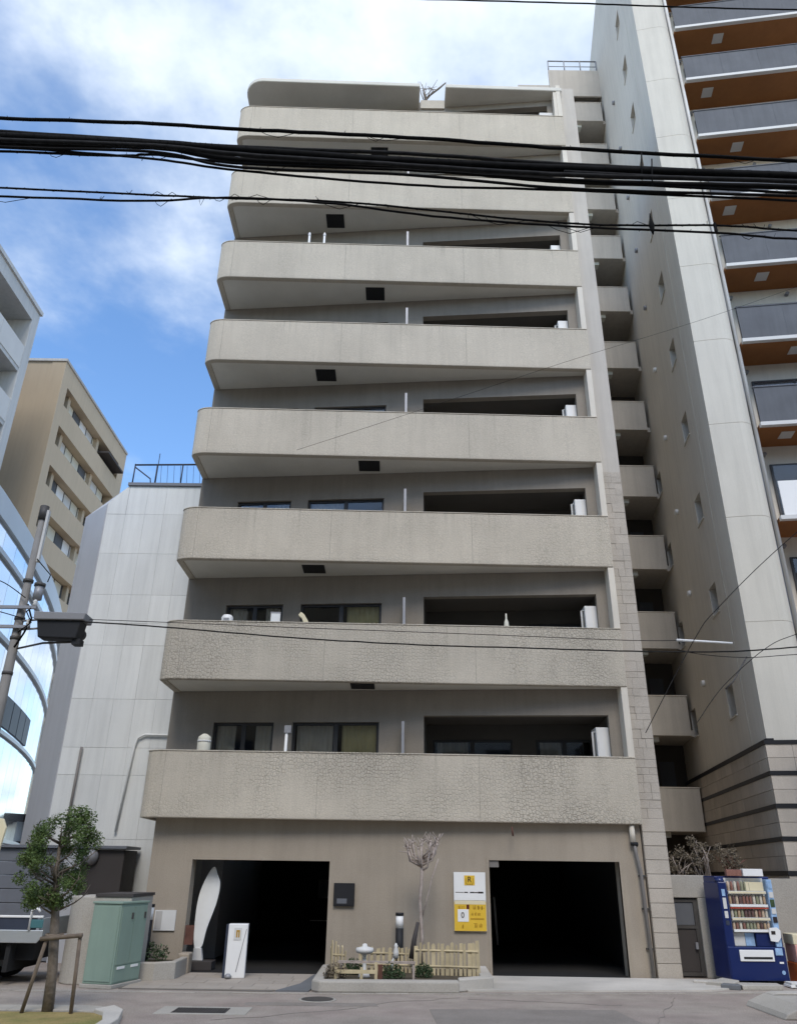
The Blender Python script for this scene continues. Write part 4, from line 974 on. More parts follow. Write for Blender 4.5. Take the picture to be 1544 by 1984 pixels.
def fence(name, label, pts, n, hts, rails, grp='picket fences in the planter'):
    f_ = empty(name, (0, 0, 0)); tag(f_, label, 'fence', grp)
    rr = random.Random(n)
    def P(t):
        t = t * (len(pts) - 1); i = min(int(t), len(pts) - 2); q = t - i
        return lerp(pts[i][0], pts[i+1][0], q), lerp(pts[i][1], pts[i+1][1], q)
    for i in range(n):
        x, y = P(i / (n - 1)); w = rr.uniform(0.018, 0.036); h = hts(i / (n - 1)) * rr.uniform(0.93, 1.05)
        o = MB().extrude([(-w, 0), (w, 0), (w, h - 0.03), (0, h), (-w, h - 0.03)] if rr.random() < 0.3 else [(-w, 0), (w, 0), (w, h), (-w, h - 0.01)], -0.011, 0.011).build('picket', M['fence'], f_)
        o.location = (x, y, 0.12); o.rotation_euler = (rr.uniform(-.03, .03), rr.uniform(-.03, .03), math.atan2(pts[-1][1] - pts[0][1], pts[-1][0] - pts[0][0]))
    for z in rails:
        MB().tube([(*P(i / 6), z) for i in range(7)], 0.024, 4).build('rail', M['fence'], f_)
    return f_
fence('picket_fence', 'weathered wooden picket fence on the right of the planter', [(0.42, 16.35), (1.0, 16.3), (1.56, 16.2)], 15, lambda t: 0.51 + 0.05 * t, (0.27, 0.52))
fence('picket_fence', 'leaning wooden picket fence at the left end of the planter', [(-1.16, 16.9), (-1.08, 16.0), (-0.85, 15.9)], 9, lambda t: 0.42 + 0.14 * math.sin(t * 3.1), (0.27, 0.46))
fence('picket_fence', 'greenish low board fence along the middle back of the planter', [(-0.6, 16.8), (0.0, 16.75), (0.4, 16.6)], 12, lambda t: 0.42, (0.25, 0.43))
LB = empty('low_rail_bench', (-0.55, 15.45, 0.12)); tag(LB, 'low pale wooden rail bench at the front of the planter', 'bench')
for x in (-0.42, 0.02, 0.27): MB().box(x - 0.025, x + 0.025, -0.03, 0.03, 0, 0.2 if x < 0.2 else 0.28).build('leg', M['fence'], LB)
MB().box(-0.42, 0.27, -0.035, -0.03 + 0.035, 0.11, 0.165).build('rail', M['fence'], LB)
MB().box(-0.40, 0.95, 0.12, 0.2, 0.25, 0.285).build('shelf', M['palebark'], LB)
MB().box(0.30, 0.38, 0.02, 0.10, 0.0, 0.24).build('brown_post', M['rust'], LB)
for x in (-0.36, 0.9): MB().box(x, x + 0.04, 0.13, 0.17, 0, 0.25).build('leg', M['palebark'], LB)
BB = empty('bird_bath', (-0.50, 15.95, 0.12)); tag(BB, 'white bird bath with domed dish among the planter fences', 'bird bath')
MB().lathe([(0.11, 0), (0.09, 0.05), (0.035, 0.12), (0.03, 0.32), (0.05, 0.36)], (0, 0, 0), 12).build('stem', M['palepanel'], BB)
MB().lathe([(0.05, 0.36), (0.14, 0.38), (0.165, 0.42), (0.15, 0.46), (0.05, 0.48), (0.04, 0.52), (0.01, 0.53)], (0, 0, 0), 18).build('dish', M['palepanel'], BB)
GN = empty('garden_figure', (0.05, 15.95, 0.12)); tag(GN, 'small white garden figure on a bent stem beside the bird bath', 'garden ornament')
MB().tube([(-0.07, 0, 0), (-0.05, 0, 0.26), (0.0, 0, 0.32)], 0.022, 8).build('stem', M['palepanel'], GN)
MB().lathe([(0.045, 0.30), (0.05, 0.40), (0.03, 0.47), (0.035, 0.50), (0.01, 0.54)], (0.01, 0, 0), 10).build('figure', M['palepanel'], GN)
rn = random.Random(9)
for (x, y, r_, lb) in ((0.0, 15.55, 0.17, 'dark green leafy shrub at the right end of the rail bench'), (-0.98, 15.5, 0.17, 'dry mixed shrub in the left front corner of the planter'), (0.55, 15.95, 0.14, 'small dark shrub in front of the right picket fence'), (-0.72, 16.3, 0.16, 'mossy green shrub behind the rail bench')):
    o = leaf_cloud([(x, y, 0.13 + r_ * 0.7, r_), (x + r_ * 0.7, y, 0.13 + r_ * 0.5, r_ * 0.7), (x - r_ * 0.6, y + 0.05, 0.13 + r_ * 0.6, r_ * 0.7)], 700, 0.045, rn).build('planter_shrub', M['leafdry'] if 'dry' in lb else M['shrub'], fix=False)
    tag(o, lb, 'shrub', 'shrubs in the planter')
# bare pruned tree
BT = empty('bare_tree', (0.52, 16.55, 0.12)); tag(BT, 'pale bare pruned tree rising from the planter to the balcony', 'tree')
MB().tube([(0, 0, 0), (0.03, 0, 0.6), (-0.01, 0, 1.2), (0.03, 0, 1.7), (0.02, 0, 1.95)], [0.04, 0.034, 0.03, 0.032, 0.03], 8).build('trunk', M['palebark'], BT)
tw = MB(); rn = random.Random(21)
for i in range(19):
    w = rn.uniform(0, 6.28); l = rn.uniform(0.12, 0.34); z = rn.uniform(1.72, 1.95); a = Vector((0.02, 0, z)); b = a + Vector((math.cos(w) * l, math.sin(w) * l * 0.6, l * 0.45)); c = b + Vector((math.cos(w) * 0.05, 0, rn.uniform(0.15, 0.3)))
    tw.tube([a, b, c], [0.022, 0.016, 0.018], 6); tw.lathe([(0.01, -0.02), (0.026, 0), (0.02, 0.03), (0.004, 0.04)], c, 6)
    for j in range(4):
        d = c + Vector((rn.uniform(-0.12, 0.12), rn.uniform(-0.05, 0.05), rn.uniform(0.04, 0.18))); tw.tube([c, d], [0.010, 0.005], 5)
tw.tube([(0.02, 0, 1.9), (-0.18, 0, 2.05), (-0.42, 0, 2.07)], [0.02, 0.013, 0.006], 6)
tw.tube([(0.02, 0, 0.9), (0.14, -0.02, 1.3), (0.22, 0, 1.6), (0.35, 0, 1.95)], [0.016, 0.012, 0.012, 0.014], 6)
tw.build('branches', M['palebark'], BT)
MB().tube([(-0.16, -0.05, 0.25), (-0.12, -0.04, 0.55), (-0.05, -0.03, 0.85)], [0.06, 0.045, 0.03], 8).build('split_stump', M['darkbrown'], BT)

# ================================================================== SIGNS ON THE WALL
SN = empty('parking_sign', (1.54, 17.40, 0)); tag(SN, 'white and yellow sign board on the wall left of the right garage', 'sign')
MB().box(-0.325, 0.32, -0.03, 0.0, 0.78, 1.84).build('board', M['palepanel'], SN, 0.004)
MB().box(-0.32, 0.315, -0.036, -0.0305, 1.33, 1.835).build('white_panel', M['whitebox'], SN)
ylw = MB().box(-0.32, 0.315, -0.036, -0.0305, 0.785, 1.30).build('yellow_panel', M['yellow'], SN)
MB().box(-0.31, 0.305, -0.038, -0.0362, 1.255, 1.325).build('cream_strip', M['cream'], SN)
em = MB().box(-0.11, 0.10, -0.040, -0.0362, 1.60, 1.78).build('emblem', M['yellow'], SN)
lt = put('emblem_letter', textmesh('R', 0.15), M['ink'], SN); lt.location = (-0.005, -0.043, 1.70)
for x in (-0.085, 0.065): MB().box(x, x + 0.014, -0.0415, -0.0402, 1.63, 1.73).build('emblem_stroke', M['ochre'], SN)
for i in range(4): MB().box(-0.07 + i * 0.036, -0.05 + i * 0.036, -0.0415, -0.0402, 1.612, 1.628).build('emblem_stroke', M['ink'], SN)
for x0, x1, t_ in ((-0.29, -0.13, 0.010), (-0.115, -0.04, 0.020), (0.0, 0.09, 0.022), (0.095, 0.155, 0.018), (0.16, 0.27, 0.03)):
    MB().box(x0, x1, -0.0385, -0.0362, 1.47 - t_ / 2, 1.47 + t_ / 2).build('text_line', M['ink'], SN)
wq = MB().box(-0.255, -0.035, -0.042, -0.0362, 0.945, 1.165).build('white_square', M['whitebox'], SN, 0.004)
lt = put('numeral', textmesh('0', 0.14), M['ink'], SN); lt.location = (-0.155, -0.0455, 1.06)
rr = random.Random(4)
def glyph(x, z, s, mat):
    for i in range(4):
        if rr.random() < 0.5: MB().box(x + rr.uniform(0, s * 0.7), x + s * 0.9, -0.0385, -0.0362, z + i * s * 0.27, z + i * s * 0.27 + s * 0.1).build('glyph_stroke', mat, SN)
        xx = x + rr.uniform(0, s * 0.8); MB().box(xx, xx + s * 0.11, -0.0395, -0.0386, z, z + s * rr.uniform(0.6, 1)).build('glyph_stroke', mat, SN)
for x in (-0.24, -0.17): glyph(x, 1.175, 0.06, M['ochre'])
MB().box(-0.075, -0.02, -0.0385, -0.0362, 1.17, 1.25).build('maroon_mark', M['maroon'], SN)
for x in (0.04, 0.13, 0.21): glyph(x, 1.165, 0.08, M['ochre'])
for x in (0.0, 0.07, 0.14): glyph(x, 1.06, 0.06, M['ochre'])
MB().box(0.0, 0.27, -0.0385, -0.0362, 0.985, 1.01).build('ochre_rule', M['ochre'], SN)
for x in (0.06, 0.16): glyph(x, 0.85, 0.08, M['ochre'])
glyph(-0.2, 0.83, 0.07, M['ochre'])
PQ = empty('black_plaque', (-0.99, 17.40, 1.4)); tag(PQ, 'square black plaque on the wall right of the left garage', 'plaque')
MB().box(-0.21, 0.21, -0.04, 0.0, -0.21, 0.21).build('frame', M['dark'], PQ, 0.006)
MB().box(-0.185, 0.185, -0.046, -0.0405, -0.185, 0.185).build('face', M['blackband'], PQ)
MB().box(-0.14, 0.06, -0.049, -0.0465, -0.16, -0.07).build('engraving', M['greypanel'], PQ)

# ================================================================== RIGHT: vending machine and neighbours
VM = empty('vending_machine', (6.34, 16.72, 0)); VM.rotation_euler.z = R(3)
tag(VM, 'dark blue drinks vending machine with rows of cans beside the gate', 'vending machine')
bw, bh, bd = 1.10, 1.83, 0.72
MB().box(0.0, bw, 0.16, bd, 0.06, bh).build('cabinet', M['bluemachine'], VM, 0.02)
pf = []
for i in range(9):
    w = math.pi * i / 8; pf.append((0.10 - 0.10 * math.cos(w), bh - 0.06 + 0.10 * math.sin(w)))
sp_ = MB()
prof = [(0.0, 0.06), (0.34, 0.06), (0.34, 0.12)]
MB().prism([(-0.012, 0.02), (0.15, 0.0), (0.17, 0.16), (-0.012, 0.72)], 0.06, bh - 0.1).build('left_fascia', M['bluemachine'], VM, 0.02)
MB().lathe([(0.09, 0), (0.088, 0.03), (0.06, 0.07), (0.01, 0.09)], (0.07, 0.12, bh - 0.1), 14).build('fascia_cap', M['bluemachine'], VM)
MB().box(0.0, bw, 0.0, 0.16, 0.06, 0.62).build('lower_front', M['bluemachine'], VM, 0.015)
MB().box(0.60, bw, 0.04, 0.16, 0.62, 0.86).build('button_panel', M['bluemachine'], VM, 0.012)
MB().box(0.17, 0.95, 0.145, 0.16, 0.62, 1.80).build('display_back', M['whitebox'], VM)
for i, z in enumerate((0.86, 1.06, 1.29, 1.52)):
    s = MB().box(0.17, 0.92, 0.01, 0.144, z, z + 0.05).build('shelf', M['palepanel'], VM, 0.004)
    MB().box(0.18, 0.91, 0.004, 0.0095, z + 0.008, z + 0.042).build('price_strip', M['cream'] if i % 2 else M['whitebox'], s)
    if i in (0, 1): MB().box(0.17, 0.92, 0.012, 0.05, z + 0.205, z + 0.225).build('red_strip', M['redstrip'], s)
    cm_ = {}
    nn = 11
    for j in range(nn):
        x = 0.21 + j * 0.068
        h = (0.115, 0.14, 0.15, 0.17)[i]; ci = (j // 2 + i * 2 + (j * j) % 3) % 6
        if (i, ci) not in cm_: cm_[(i, ci)] = MB().lathe([(0.022, 0), (0.027, 0.01), (0.027, h * 0.82), (0.02, h * 0.95), (0.018, h)], (0, 0, 0), 8).mesh('can')
        if i == 3 and j > 6: continue
        o = put('can', cm_[(i, ci)], M['can%d' % ci], s); o.location = (x, 0.075, z + 0.051)
MB().box(0.20, 0.50, 0.02, 0.12, 1.835, 1.95).build('top_crate', M['can1'], VM, 0.006)
MB().box(0.52, 0.92, 0.0, 0.12, 1.835, 1.965).build('top_box', M['whitebox'], VM, 0.006)
MB().box(0.55, 0.90, 0.05, 0.14, 1.575, 1.73).build('cream_crate', M['cream'], VM)
MB().box(0.19, 0.40, 0.10, 0.14, 0.63, 0.845).build('white_card', M['palepanel'], VM); MB().box(0.41, 0.585, 0.10, 0.14, 0.63, 0.845).build('blue_card', M['blueprint'], VM)
MB().box(0.95, 1.06, 0.0, 0.16, 0.62, 1.78).build('coin_column', M['blueprint'], VM, 0.01)
for i, (z, h, mt) in enumerate(((1.62, 0.12, 'blueprint'), (1.46, 0.1, 'palepanel'), (1.30, 0.13, 'shrub'), (1.18, 0.09, 'palepanel'), (1.03, 0.1, 'ink'))):
    MB().box(0.965, 1.045, -0.012, 0.0, z, z + h).build('coin_label', M[mt], VM)
MB().box(0.20, 0.86, -0.02, 0.0, 0.38, 0.57).build('dispense_flap', M['whitebox'], VM, 0.008)
MB().box(0.27, 0.82, -0.026, -0.0205, 0.42, 0.455).build('flap_slot', M['dark'], VM)
MB().box(0.90, 1.04, -0.014, 0.0, 0.48, 0.60).build('change_window', M['blueprint'], VM, 0.006)
MB().box(0.95, 1.03, -0.006, 0.0, 0.345, 0.375).build('maker_label', M['whitebox'], VM)
MB().lathe([(0.035, 0), (0.035, 0.005)], (0, 0, 0), 16).xf(T(1.0, 0.0, 0.20) @ Matrix.Rotation(R(90), 4, 'X')).build('round_badge', M['blueprint'], VM)
MB().box(0.04, 0.3, 0.06, 0.6, 0.0, 0.06).box(0.7, 1.0, 0.06, 0.6, 0.0, 0.06).build('foot', M['dark'], VM)
for z0, z1, mt in ((1.48, 1.60, 'blueprint'), (1.26, 1.45, 'palepanel'), (1.10, 1.22, 'palepanel'), (0.98, 1.06, 'navy')):
    MB().box(0.035, 0.125, -0.006 + 0.012, 0.012 + 0.006, z0, z1).build('sticker', M[mt], VM)
def simple(name, label, cat, group=None):
    o = empty(name); return tag(o, label, cat, group)
wl_ = MB().extrude([(0.84, 0.72), (0.98, 0.70), (1.05, 0.78), (1.06, 0.90), (1.0, 0.95), (0.85, 0.94), (0.83, 0.84)], -0.03, -0.012).build('white_label', M['whitebox'], VM, 0.004)
MB().box(0.87, 0.95, -0.034, -0.031, 0.83, 0.89).build('print_mark', M['ink'], wl_)
OC = empty('orange_crate', (7.62, 16.75, 0)); tag(OC, 'orange plastic crate topped by pink and cream boxes at the right edge', 'crate')
MB().box(0, 0.5, 0, 0.45, 0.02, 0.36).build('crate_body', M['orange'], OC, 0.015); MB().box(0.01, 0.5, 0.01, 0.44, 0.362, 0.66).build('pink_box', M['pink'], OC, 0.012); MB().box(0.0, 0.5, 0.02, 0.44, 0.662, 0.84).build('cream_box', M['cream'], OC, 0.012)
WX = empty('white_tray', (7.2, 16.25, 0)); tag(WX, 'flat white tray lying on the ground below the vending machine', 'tray')
MB().box(0, 0.6, 0, 0.3, 0.012, 0.05).build('tray_base', M['whitebox'], WX, 0.006); MB().box(0.02, 0.58, 0.02, 0.28, 0.05, 0.09).build('tray_lid', M['palepanel'], WX, 0.006); MB().box(0.08, 0.42, -0.006, 0.0, 0.03, 0.06).build('tray_slot', M['metalgrey'], WX)
rr = random.Random(8)
def slab(name, label, pts, z0, z1, rot=(0, 0, 0), mat='concrete'):
    cx = sum(p[0] for p in pts) / len(pts); cy = sum(p[1] for p in pts) / len(pts)
    o = MB().prism([(x - cx, y - cy) for x, y in pts], 0, z1 - z0).build(name, M[mat], None, 0.012); o.location = (cx, cy, z0); o.rotation_euler = rot
    return tag(o, label, 'slab', 'loose slabs by the vending machine')
slab('stone_slab', 'long flat concrete slab in front of the vending machine', [(6.2, 15.95), (6.95, 16.0), (7.0, 16.35), (6.25, 16.4)], 0.0, 0.075)
slab('stone_slab', 'broken tilted slab at the left foot of the vending machine', [(5.75, 16.5), (6.1, 16.15), (6.3, 16.3), (6.15, 16.65)], 0.03, 0.10, (0.06, -0.1, 0.1))
slab('stone_slab', 'small dark broken slab beside the tilted slab', [(5.85, 16.05), (6.15, 15.9), (6.22, 16.1), (5.98, 16.25)], 0.0, 0.08, (0, 0, 0), 'slate')
slab('stone_slab', 'thin pale slab lying flat before the side gate', [(5.6, 16.75), (5.95, 16.6), (6.05, 16.85), (5.7, 17.0)], 0.02, 0.06, (0, 0, 0.05), 'paleconcrete')
# dry plants on the ledge
rn = random.Random(31)
for i, (x, y, hh_, lb) in enumerate(((6.0, 18.05, 0.55, 'tangled dry brown plant on the ledge above the side gate'), (6.55, 18.05, 0.75, 'tall dry grey-brown plant on the ledge left of the vending machine'), (7.15, 18.05, 0.6, 'reddish dry plant behind the top of the vending machine'))):
    d = empty('dry_plant', (x, y, 1.80)); tag(d, lb, 'plant', 'dry plants on the ledge')
    st = MB()
    for k in range(12):
        a = Vector((rn.uniform(-0.15, 0.15), 0, 0)); b = a + Vector((rn.uniform(-0.15, 0.15), rn.uniform(-0.1, 0.1), hh_ * rn.uniform(0.3, 0.6))); c = b + Vector((rn.uniform(-0.2, 0.2), rn.uniform(-0.15, 0.1), hh_ * rn.uniform(0.15, 0.4)))
        st.tube([a, b, c], [0.016, 0.011, 0.005], 5)
    st.build('stems', M['palebark'] if i < 2 else M['rust'], d)
    leaf_cloud([(rn.uniform(-0.25, 0.25), rn.uniform(-0.1, 0.1), hh_ * rn.uniform(0.2, 0.95), 0.14) for k in range(7)], 700, 0.06, rn).build('foliage', M['leafdry'], d, fix=False)
MB().box(0, 1, 0, 1, 0, 1)
# brown steel mast at right edge
BM = empty('brown_mast', (9.0, 17.2, 0)); tag(BM, 'rusty brown steel mast beside the tower at the right edge', 'mast')
MB().box(-0.06, 0.06, -0.06, 0.06, 0, 5.6).build('mast_shaft', M['rust'], BM, 0.006); MB().box(0.35, 0.5, -0.05, 0.05, 0, 5.65).build('mast_shaft', M['rust'], BM, 0.006)
MB().box(0.06, 0.35, -0.02, 0.02, 5.0, 5.08).build('mast_tie', M['rust'], BM)

# ================================================================== THINGS ON THE BALCONIES
ordn = ['second', 'third', 'fourth', 'fifth', 'sixth', 'seventh', 'eighth', 'ninth']
lowest = ['lowest', 'second-lowest', 'third-lowest', 'fourth-lowest', 'fifth-lowest', 'sixth-lowest', 'seventh-lowest', 'topmost']
wc_b = MB().box(4.49, 4.79, 17.78, 18.2, 0.21, 2.05).mesh('cabinet_body'); wc_d = MB().box(4.51, 4.66, 17.768, 17.779, 0.3, 2.0).mesh('door')
wc_p = MB().tube([(4.44, 17.9, 0.3), (4.44, 17.9, 1.96), (4.5, 17.9, 1.96)], 0.03, 8).mesh('pipe')
for k in range(7):
    o = empty('heater_cabinet', (0, 0, zf(k))); tag(o, 'tall white heater cabinet at the right end of the %s balcony' % lowest[k], 'cabinet', 'white cabinets on the balconies')
    put('cabinet_body', wc_b, M['whitebox'], o, 0.008); put('door', wc_d, M['whitebox'], o, 0.003); put('pipe', wc_p, M['palepanel'], o)
def zk(k): return zf(k) + 0.2
o = empty('laundry_drum', (-4.2, 17.6, zk(0))); tag(o, 'pale cylindrical drum on the left of the lowest balcony', 'drum')
MB().lathe([(0.145, 0), (0.145, 1.45), (0.13, 1.5), (0.05, 1.56)], (0, 0, 0), 18).build('drum_body', M['curtain'], o); MB().lathe([(0.15, 1.38), (0.15, 1.42)], (0, 0, 0), 18).build('rim', M['palepanel'], o)
o = empty('drying_post', (-2.42, 17.7, zk(0))); tag(o, 'slim white laundry post between the two windows of the lowest balcony', 'post')
MB().tube([(0, 0, 0), (0, 0, 1.72)], 0.035, 8).build('post', M['whitebox'], o); MB().box(-0.05, 0.1, -0.05, 0.05, 1.62, 1.78).build('lamp_head', M['metalgrey'], o)
o = empty('white_sack', (-3.98, 17.55, zk(1))); tag(o, 'small white sack on the left of the second-lowest balcony', 'sack')
MB().lathe([(0.12, 0), (0.14, 0.5), (0.13, 1.2), (0.14, 1.36), (0.10, 1.42)], (0, 0, 0), 9).build('sack_body', M['whitebox'], o); MB().box(-0.06, 0.07, -0.15, -0.13, 1.22, 1.32).build('print_mark', M['metalgrey'], o)
o = empty('white_board', (-2.86, 17.6, zk(1))); tag(o, 'upright pale board before the left window of the second-lowest balcony', 'board')
MB().box(-0.11, 0.11, -0.02, 0.02, 0, 1.50).build('board_panel', M['white'], o); MB().box(-0.12, 0.12, -0.026, 0.026, 1.50, 1.53).build('top_rail', M['metalgrey'], o)
o = empty('carved_figure', (-2.2, 17.55, zk(1))); tag(o, 'curved white carved figure between windows of the second-lowest balcony', 'ornament')
MB().box(-0.14, 0.14, -0.1, 0.1, 0, 1.12).build('stand', M['timber'], o)
MB().extrude([(-0.12, 1.12), (0.14, 1.12), (0.12, 1.3), (0.02, 1.46), (-0.06, 1.52), (-0.12, 1.44), (-0.03, 1.36), (0.03, 1.22)], -0.05, 0.05).build('figure', M['cream'], o, 0.01)
o = empty('garden_bottle', (2.55, 17.45, zk(1))); tag(o, 'pale slim bottle in the right half of the second-lowest balcony', 'bottle')
MB().lathe([(0.06, 0), (0.06, 1.2), (0.05, 1.32), (0.02, 1.4), (0.018, 1.52)], (0, 0, 0), 10).build('bottle_body', M['curtain'], o)
rn = random.Random(17)
for (u, w_, k, lb) in ((-1.25, 0.5, 2, 'row of pale potted plants in the middle of the third-lowest balcony'), (-3.95, 0.22, 2, 'small pale potted plant on the left of the third-lowest balcony')):
    o = empty('balcony_plant', (u, 17.5, zk(k))); tag(o, lb, 'plant', 'plants on the third-lowest balcony')
    MB().box(-w_, w_, -0.12, 0.12, 0, 0.95).build('trough', M['palebark'], o, 0.01)
    leaf_cloud([(rn.uniform(-w_, w_), rn.uniform(-0.1, 0.1), rn.uniform(1.0, 1.22), 0.11) for _ in range(int(w_ * 16))], 450, 0.06, rn).build('foliage', M['palepanel'], o, fix=False)
for i, x in enumerate((-2.72, -2.28)):
    o = empty('aerial_post', (x, 17.2, zk(5))); tag(o, ('left' if i == 0 else 'right') + ' one of two short white posts above the sixth-lowest parapet', 'post', 'white posts on the balcony')
    MB().tube([(0, 0, 0), (0, 0, 1.52)], 0.032, 8).build('post', M['whitebox'], o); MB().lathe([(0.03, 1.5), (0.045, 1.56), (0.03, 1.62), (0.01, 1.66)], (0, 0, 0), 8).build('finial', M['whitebox'], o)
# bare plant in the roof slot
o = empty('roof_sapling', (0.72, 17.7, 25.0)); tag(o, 'bare grey sapling growing in the slot of the roof', 'plant')
s = MB(); s.tube([(0, 0, -0.5), (0.02, 0, 0.3), (-0.08, 0, 0.75)], [0.03, 0.02, 0.008], 6); s.tube([(0.02, 0, 0.3), (0.3, 0, 0.62), (0.46, 0, 0.82)], [0.016, 0.022, 0.014], 6); s.tube([(0.0, 0, 0.1), (-0.1, 0, 0.45), (-0.16, 0, 0.85)], [0.015, 0.010, 0.005], 5); s.tube([(0.02, 0, 0.2), (0.1, 0, 0.5), (0.06, 0, 0.7)], [0.012, 0.008, 0.004], 5)
for k_ in range(9):
    q_ = random.Random(k_); s.tube([(0.0, 0, 0.2), (q_.uniform(-0.12, 0.25), 0, q_.uniform(0.35, 0.6)), (q_.uniform(-0.2, 0.4), 0, q_.uniform(0.6, 0.95))], [0.012, 0.009, 0.004], 5)
s.xf(Matrix.Scale(1.5, 4)).build('stems', M['bark'], o)

# ================================================================== OVERHEAD WIRES
def cable(name, label, pix, Y, r_, mat='wire', grp='overhead cables', wob=0.0, n=60, Y2=None):
    """pix: photo points the cable passes; runs level in depth at Y"""
    P_ = [at(u, v, lerp(Y, Y2 if Y2 else Y, (u + 300) / 2100)) for u, v in pix]
    def cr(t):
        t = t * (len(P_) - 1); i = min(int(t), len(P_) - 2); f = t - i
        p0, p1_, p2_, p3_ = P_[max(i-1, 0)], P_[i], P_[i+1], P_[min(i+2, len(P_)-1)]
        return 0.5 * ((2*p1_) + (p2_-p0)*f + (2*p0-5*p1_+4*p2_-p3_)*f*f + (3*p1_-p0-3*p2_+p3_)*f**3)
    pts = [cr(i / n) for i in range(n + 1)]
    if wob:
        q = random.Random(len(name) + int(r_ * 1e4) + int(pix[0][1])); pts = [p + Vector((0, q.uniform(-wob, wob), q.uniform(-wob, wob))) for p in pts]
    o = MB().tube(pts, r_, 7).build(name, M[mat]); tag(o, label, 'cable', grp); return o, pts
def lash(par, pts, r_, turns, name='lashing_wire', loops=0, seed=1):
    q = random.Random(seed); m = MB(); n = len(pts) - 1; hp = []
    for i in range(n * 6):
        t = i / (n * 6) * n; j = min(int(t), n - 1); p = pts[j].lerp(pts[j + 1], t - j); w = turns * 2 * math.pi * i / (n * 6)
        rr_ = r_ * (1 + 0.15 * q.random()); hp.append(p + Vector((0, math.cos(w) * rr_, math.sin(w) * rr_)))
    m.tube(hp, 0.0028, 4)
    for k in range(loops):
        j = q.randrange(3, n - 4); a, b = pts[j], pts[j + 1 + q.randrange(0, 2)]; c = (a + b) / 2 + Vector((0, 0, -q.uniform(0.08, 0.2) if q.random() < 0.8 else 0.09))
        m.tube([a, (a * 0.6 + c * 0.4) + Vector((0, 0, -0.03)), c, (b * 0.6 + c * 0.4), b], 0.0055, 4)
    for k in range(loops * 5):
        j = q.randrange(2, n - 2); a = pts[j]; m.tube([a, a + Vector((q.uniform(-.06, .06), 0, q.uniform(-0.05, 0.11)))], 0.005, 4)
    m.build(name, M['wire'], par)
YC = 10.0
o, pts = cable('upper_cable', 'upper black cable just above the thick cable bundle', [(-400, 212), (0, 229), (300, 240), (460, 250), (800, 267), (1100, 288), (1544, 312), (2000, 333)], YC, 0.034, wob=0.006)
lash(o, pts, 0.036, 130, loops=5, seed=2)
bun = empty('cable_bundle'); tag(bun, 'thick black bundle of cables crossing before the upper balconies', 'cable', 'overhead cables')
for i, (dv, r_, dy, mt) in enumerate(((0, 0.075, 0, 'wire'), (9, 0.05, 0.06, 'wire'), (-8, 0.036, 0.09, 'wiregrey'), (25, 0.022, -0.03, 'wire'), (5, 0.042, -0.10, 'wiregrey'), (17, 0.026, -0.08, 'wire'))):
    P_ = [(-400, 243), (0, 264), (300, 280), (460, 294), (800, 308), (1100, 326), (1544, 343), (2000, 362)]
    o, pts = cable('strand', None, [(u, v + dv + (4 * math.sin(u * 0.011 + i * 1.7)) + (3 + 4 * i % 7 if u > 700 else 0) + (dv * 0.55 if u > 400 else 0)) for u, v in P_], YC + dy, r_, mt, None, wob=0.004)
    o.parent = bun
    for kk in ('category', 'label', 'group'):
        if kk in o.keys(): del o[kk]
    if i == 0: p0 = pts
lash(bun, p0, 0.10, 90, loops=12, seed=5)
MB().tube([at(1092, 333, YC - 0.1), at(1300, 344, YC - 0.1)], 0.035, 10).build('splice_sleeve', M['wiregrey'], bun)
for u, v in ((1242, 318), (1262, 330)):
    MB().tube([at(u, v - 22, YC - 0.12), at(u + 1, v + 30, YC - 0.12)], 0.012, 6).build('cable_hanger', M['wire'], bun)
o, pts = cable('lower_cable', 'black cable sagging just below the thick cable bundle', [(-400, 280), (0, 293), (230, 302), (300, 300), (480, 318), (800, 330), (1100, 350), (1544, 374), (2000, 395)], YC, 0.024, wob=0.005)
lash(o, pts, 0.026, 100, loops=4, seed=7)
o, pts = cable('paired_cable', 'upper cable of the pair crossing the seventh-lowest parapet', [(-400, 348), (0, 364), (320, 379), (440, 384), (700, 394), (1100, 433), (1400, 437), (1544, 447), (2000, 466)], YC + 0.05, 0.018, wob=0.004)
lash(o, pts, 0.02, 80, loops=7, seed=9)
o, pts = cable('paired_cable', 'lower sagging cable of the pair crossing the seventh-lowest parapet', [(-400, 366), (0, 380), (280, 389), (440, 383), (640, 394), (850, 420), (1100, 438), (1400, 452), (1544, 463), (2000, 480)], YC, 0.02, wob=0.005)
lash(o, pts, 0.022, 90, loops=8, seed=10)
MB().lathe([(0.01, -0.2), (0.035, -0.1), (0.05, 0), (0.03, 0.1), (0.008, 0.28)], at(1262, 437, YC), 8).build('cable_clamp', M['wire'], o)
MB().box(-0.02, 0.02, -0.02, 0.02, -0.1, 0.1).xf(T(*at(1385, 441, YC))).build('cable_clamp', M['wire'], o)
cable('top_wire', 'thin black wire across the top right corner of the view', [(400, -12), (800, -2), (1100, 6), (1300, 13), (1544, 19), (2000, 25)], YC, 0.016, wob=0.003)
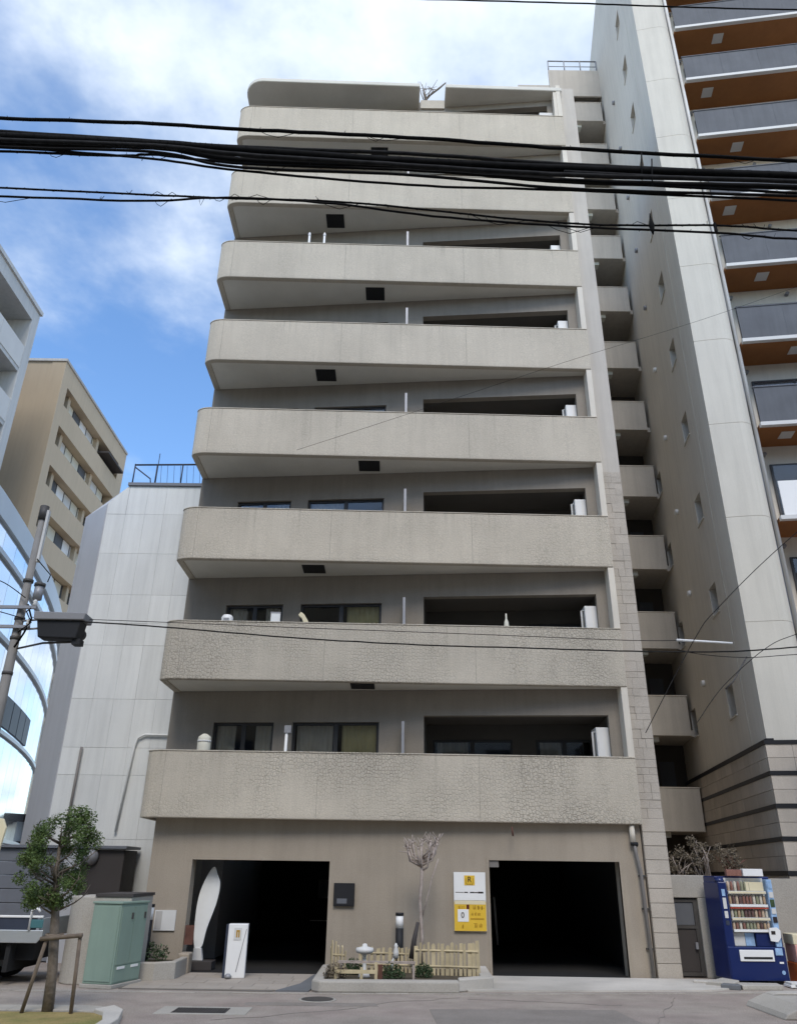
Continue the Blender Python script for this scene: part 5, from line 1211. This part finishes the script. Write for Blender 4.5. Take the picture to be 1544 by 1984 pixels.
cable('service_wire', 'thin dark wire crossing the second-lowest parapet from the signal housing', [(140, 1203), (330, 1216), (560, 1235), (800, 1249), (1000, 1255), (1240, 1262), (1420, 1262), (1600, 1250), (1900, 1235)], 14.7, 0.014, 'wiregrey', 'thin service wires', wob=0.004)
cable('service_wire', 'upper thin wire crossing the second-lowest parapet to the white arm', [(60, 1196), (330, 1206), (600, 1217), (900, 1228), (1200, 1240), (1310, 1241)], 14.9, 0.007, 'wiregrey', 'thin service wires')
cable('service_wire', 'thin wire slanting up across the middle parapets to the tower', [(575, 872), (760, 812), (1050, 716), (1150, 684), (1300, 638), (1425, 597), (1700, 500)], 16.0, 0.0042, 'wiregrey', 'thin service wires')
cable('service_wire', 'thin wire slanting steeply up the tower side past the square windows', [(1250, 1420), (1345, 1238), (1390, 1178), (1510, 1060), (1700, 900)], 16.5, 0.009, 'wiregrey', 'thin service wires')
cable('service_wire', 'thin wire bending up below the white arm at the tower', [(1350, 1400), (1400, 1330), (1480, 1258), (1544, 1228), (1700, 1180)], 16.6, 0.008, 'wiregrey', 'thin service wires')
cable('service_wire', 'thin wire running level from the white arm to the right edge', [(1310, 1258), (1360, 1268), (1446, 1274), (1544, 1268), (1700, 1262)], 16.4, 0.008, 'wiregrey', 'thin service wires')
for i, (a, b, c) in enumerate((((-60, 1170), (0, 1174), (46, 1175)), ((-60, 1170), (0, 1185), (45, 1198)), ((-60, 1120), (0, 1125), (50, 1158)))):
    cable('pole_wire', ('upper', 'lowest sagging', 'slanting')[i] + ' thin wire reaching the utility pole from the left edge', [a, b, c], 14.85, 0.010, 'wire', 'wires at the utility pole', n=12)
# white arm bracket on the corridor wing with dark stay
a, b = at(1310, 1240, 17.2), at(1418, 1246, 17.2)
AR = empty('wire_bracket', tuple(a)); tag(AR, 'white tubular arm with dark stay between the building and the tower', 'bracket')
MB().tube([(0, 0, 0), tuple(b - a)], [0.03, 0.022], 10).build('arm_tube', M['whitebox'], AR)
MB().tube([tuple(at(1446, 1272, 17.2) - a), tuple(at(1420, 1320, 17.2) - a), tuple(at(1405, 1335, 17.2) - a)], 0.016, 6).build('stay_rod', M['iron'], AR)
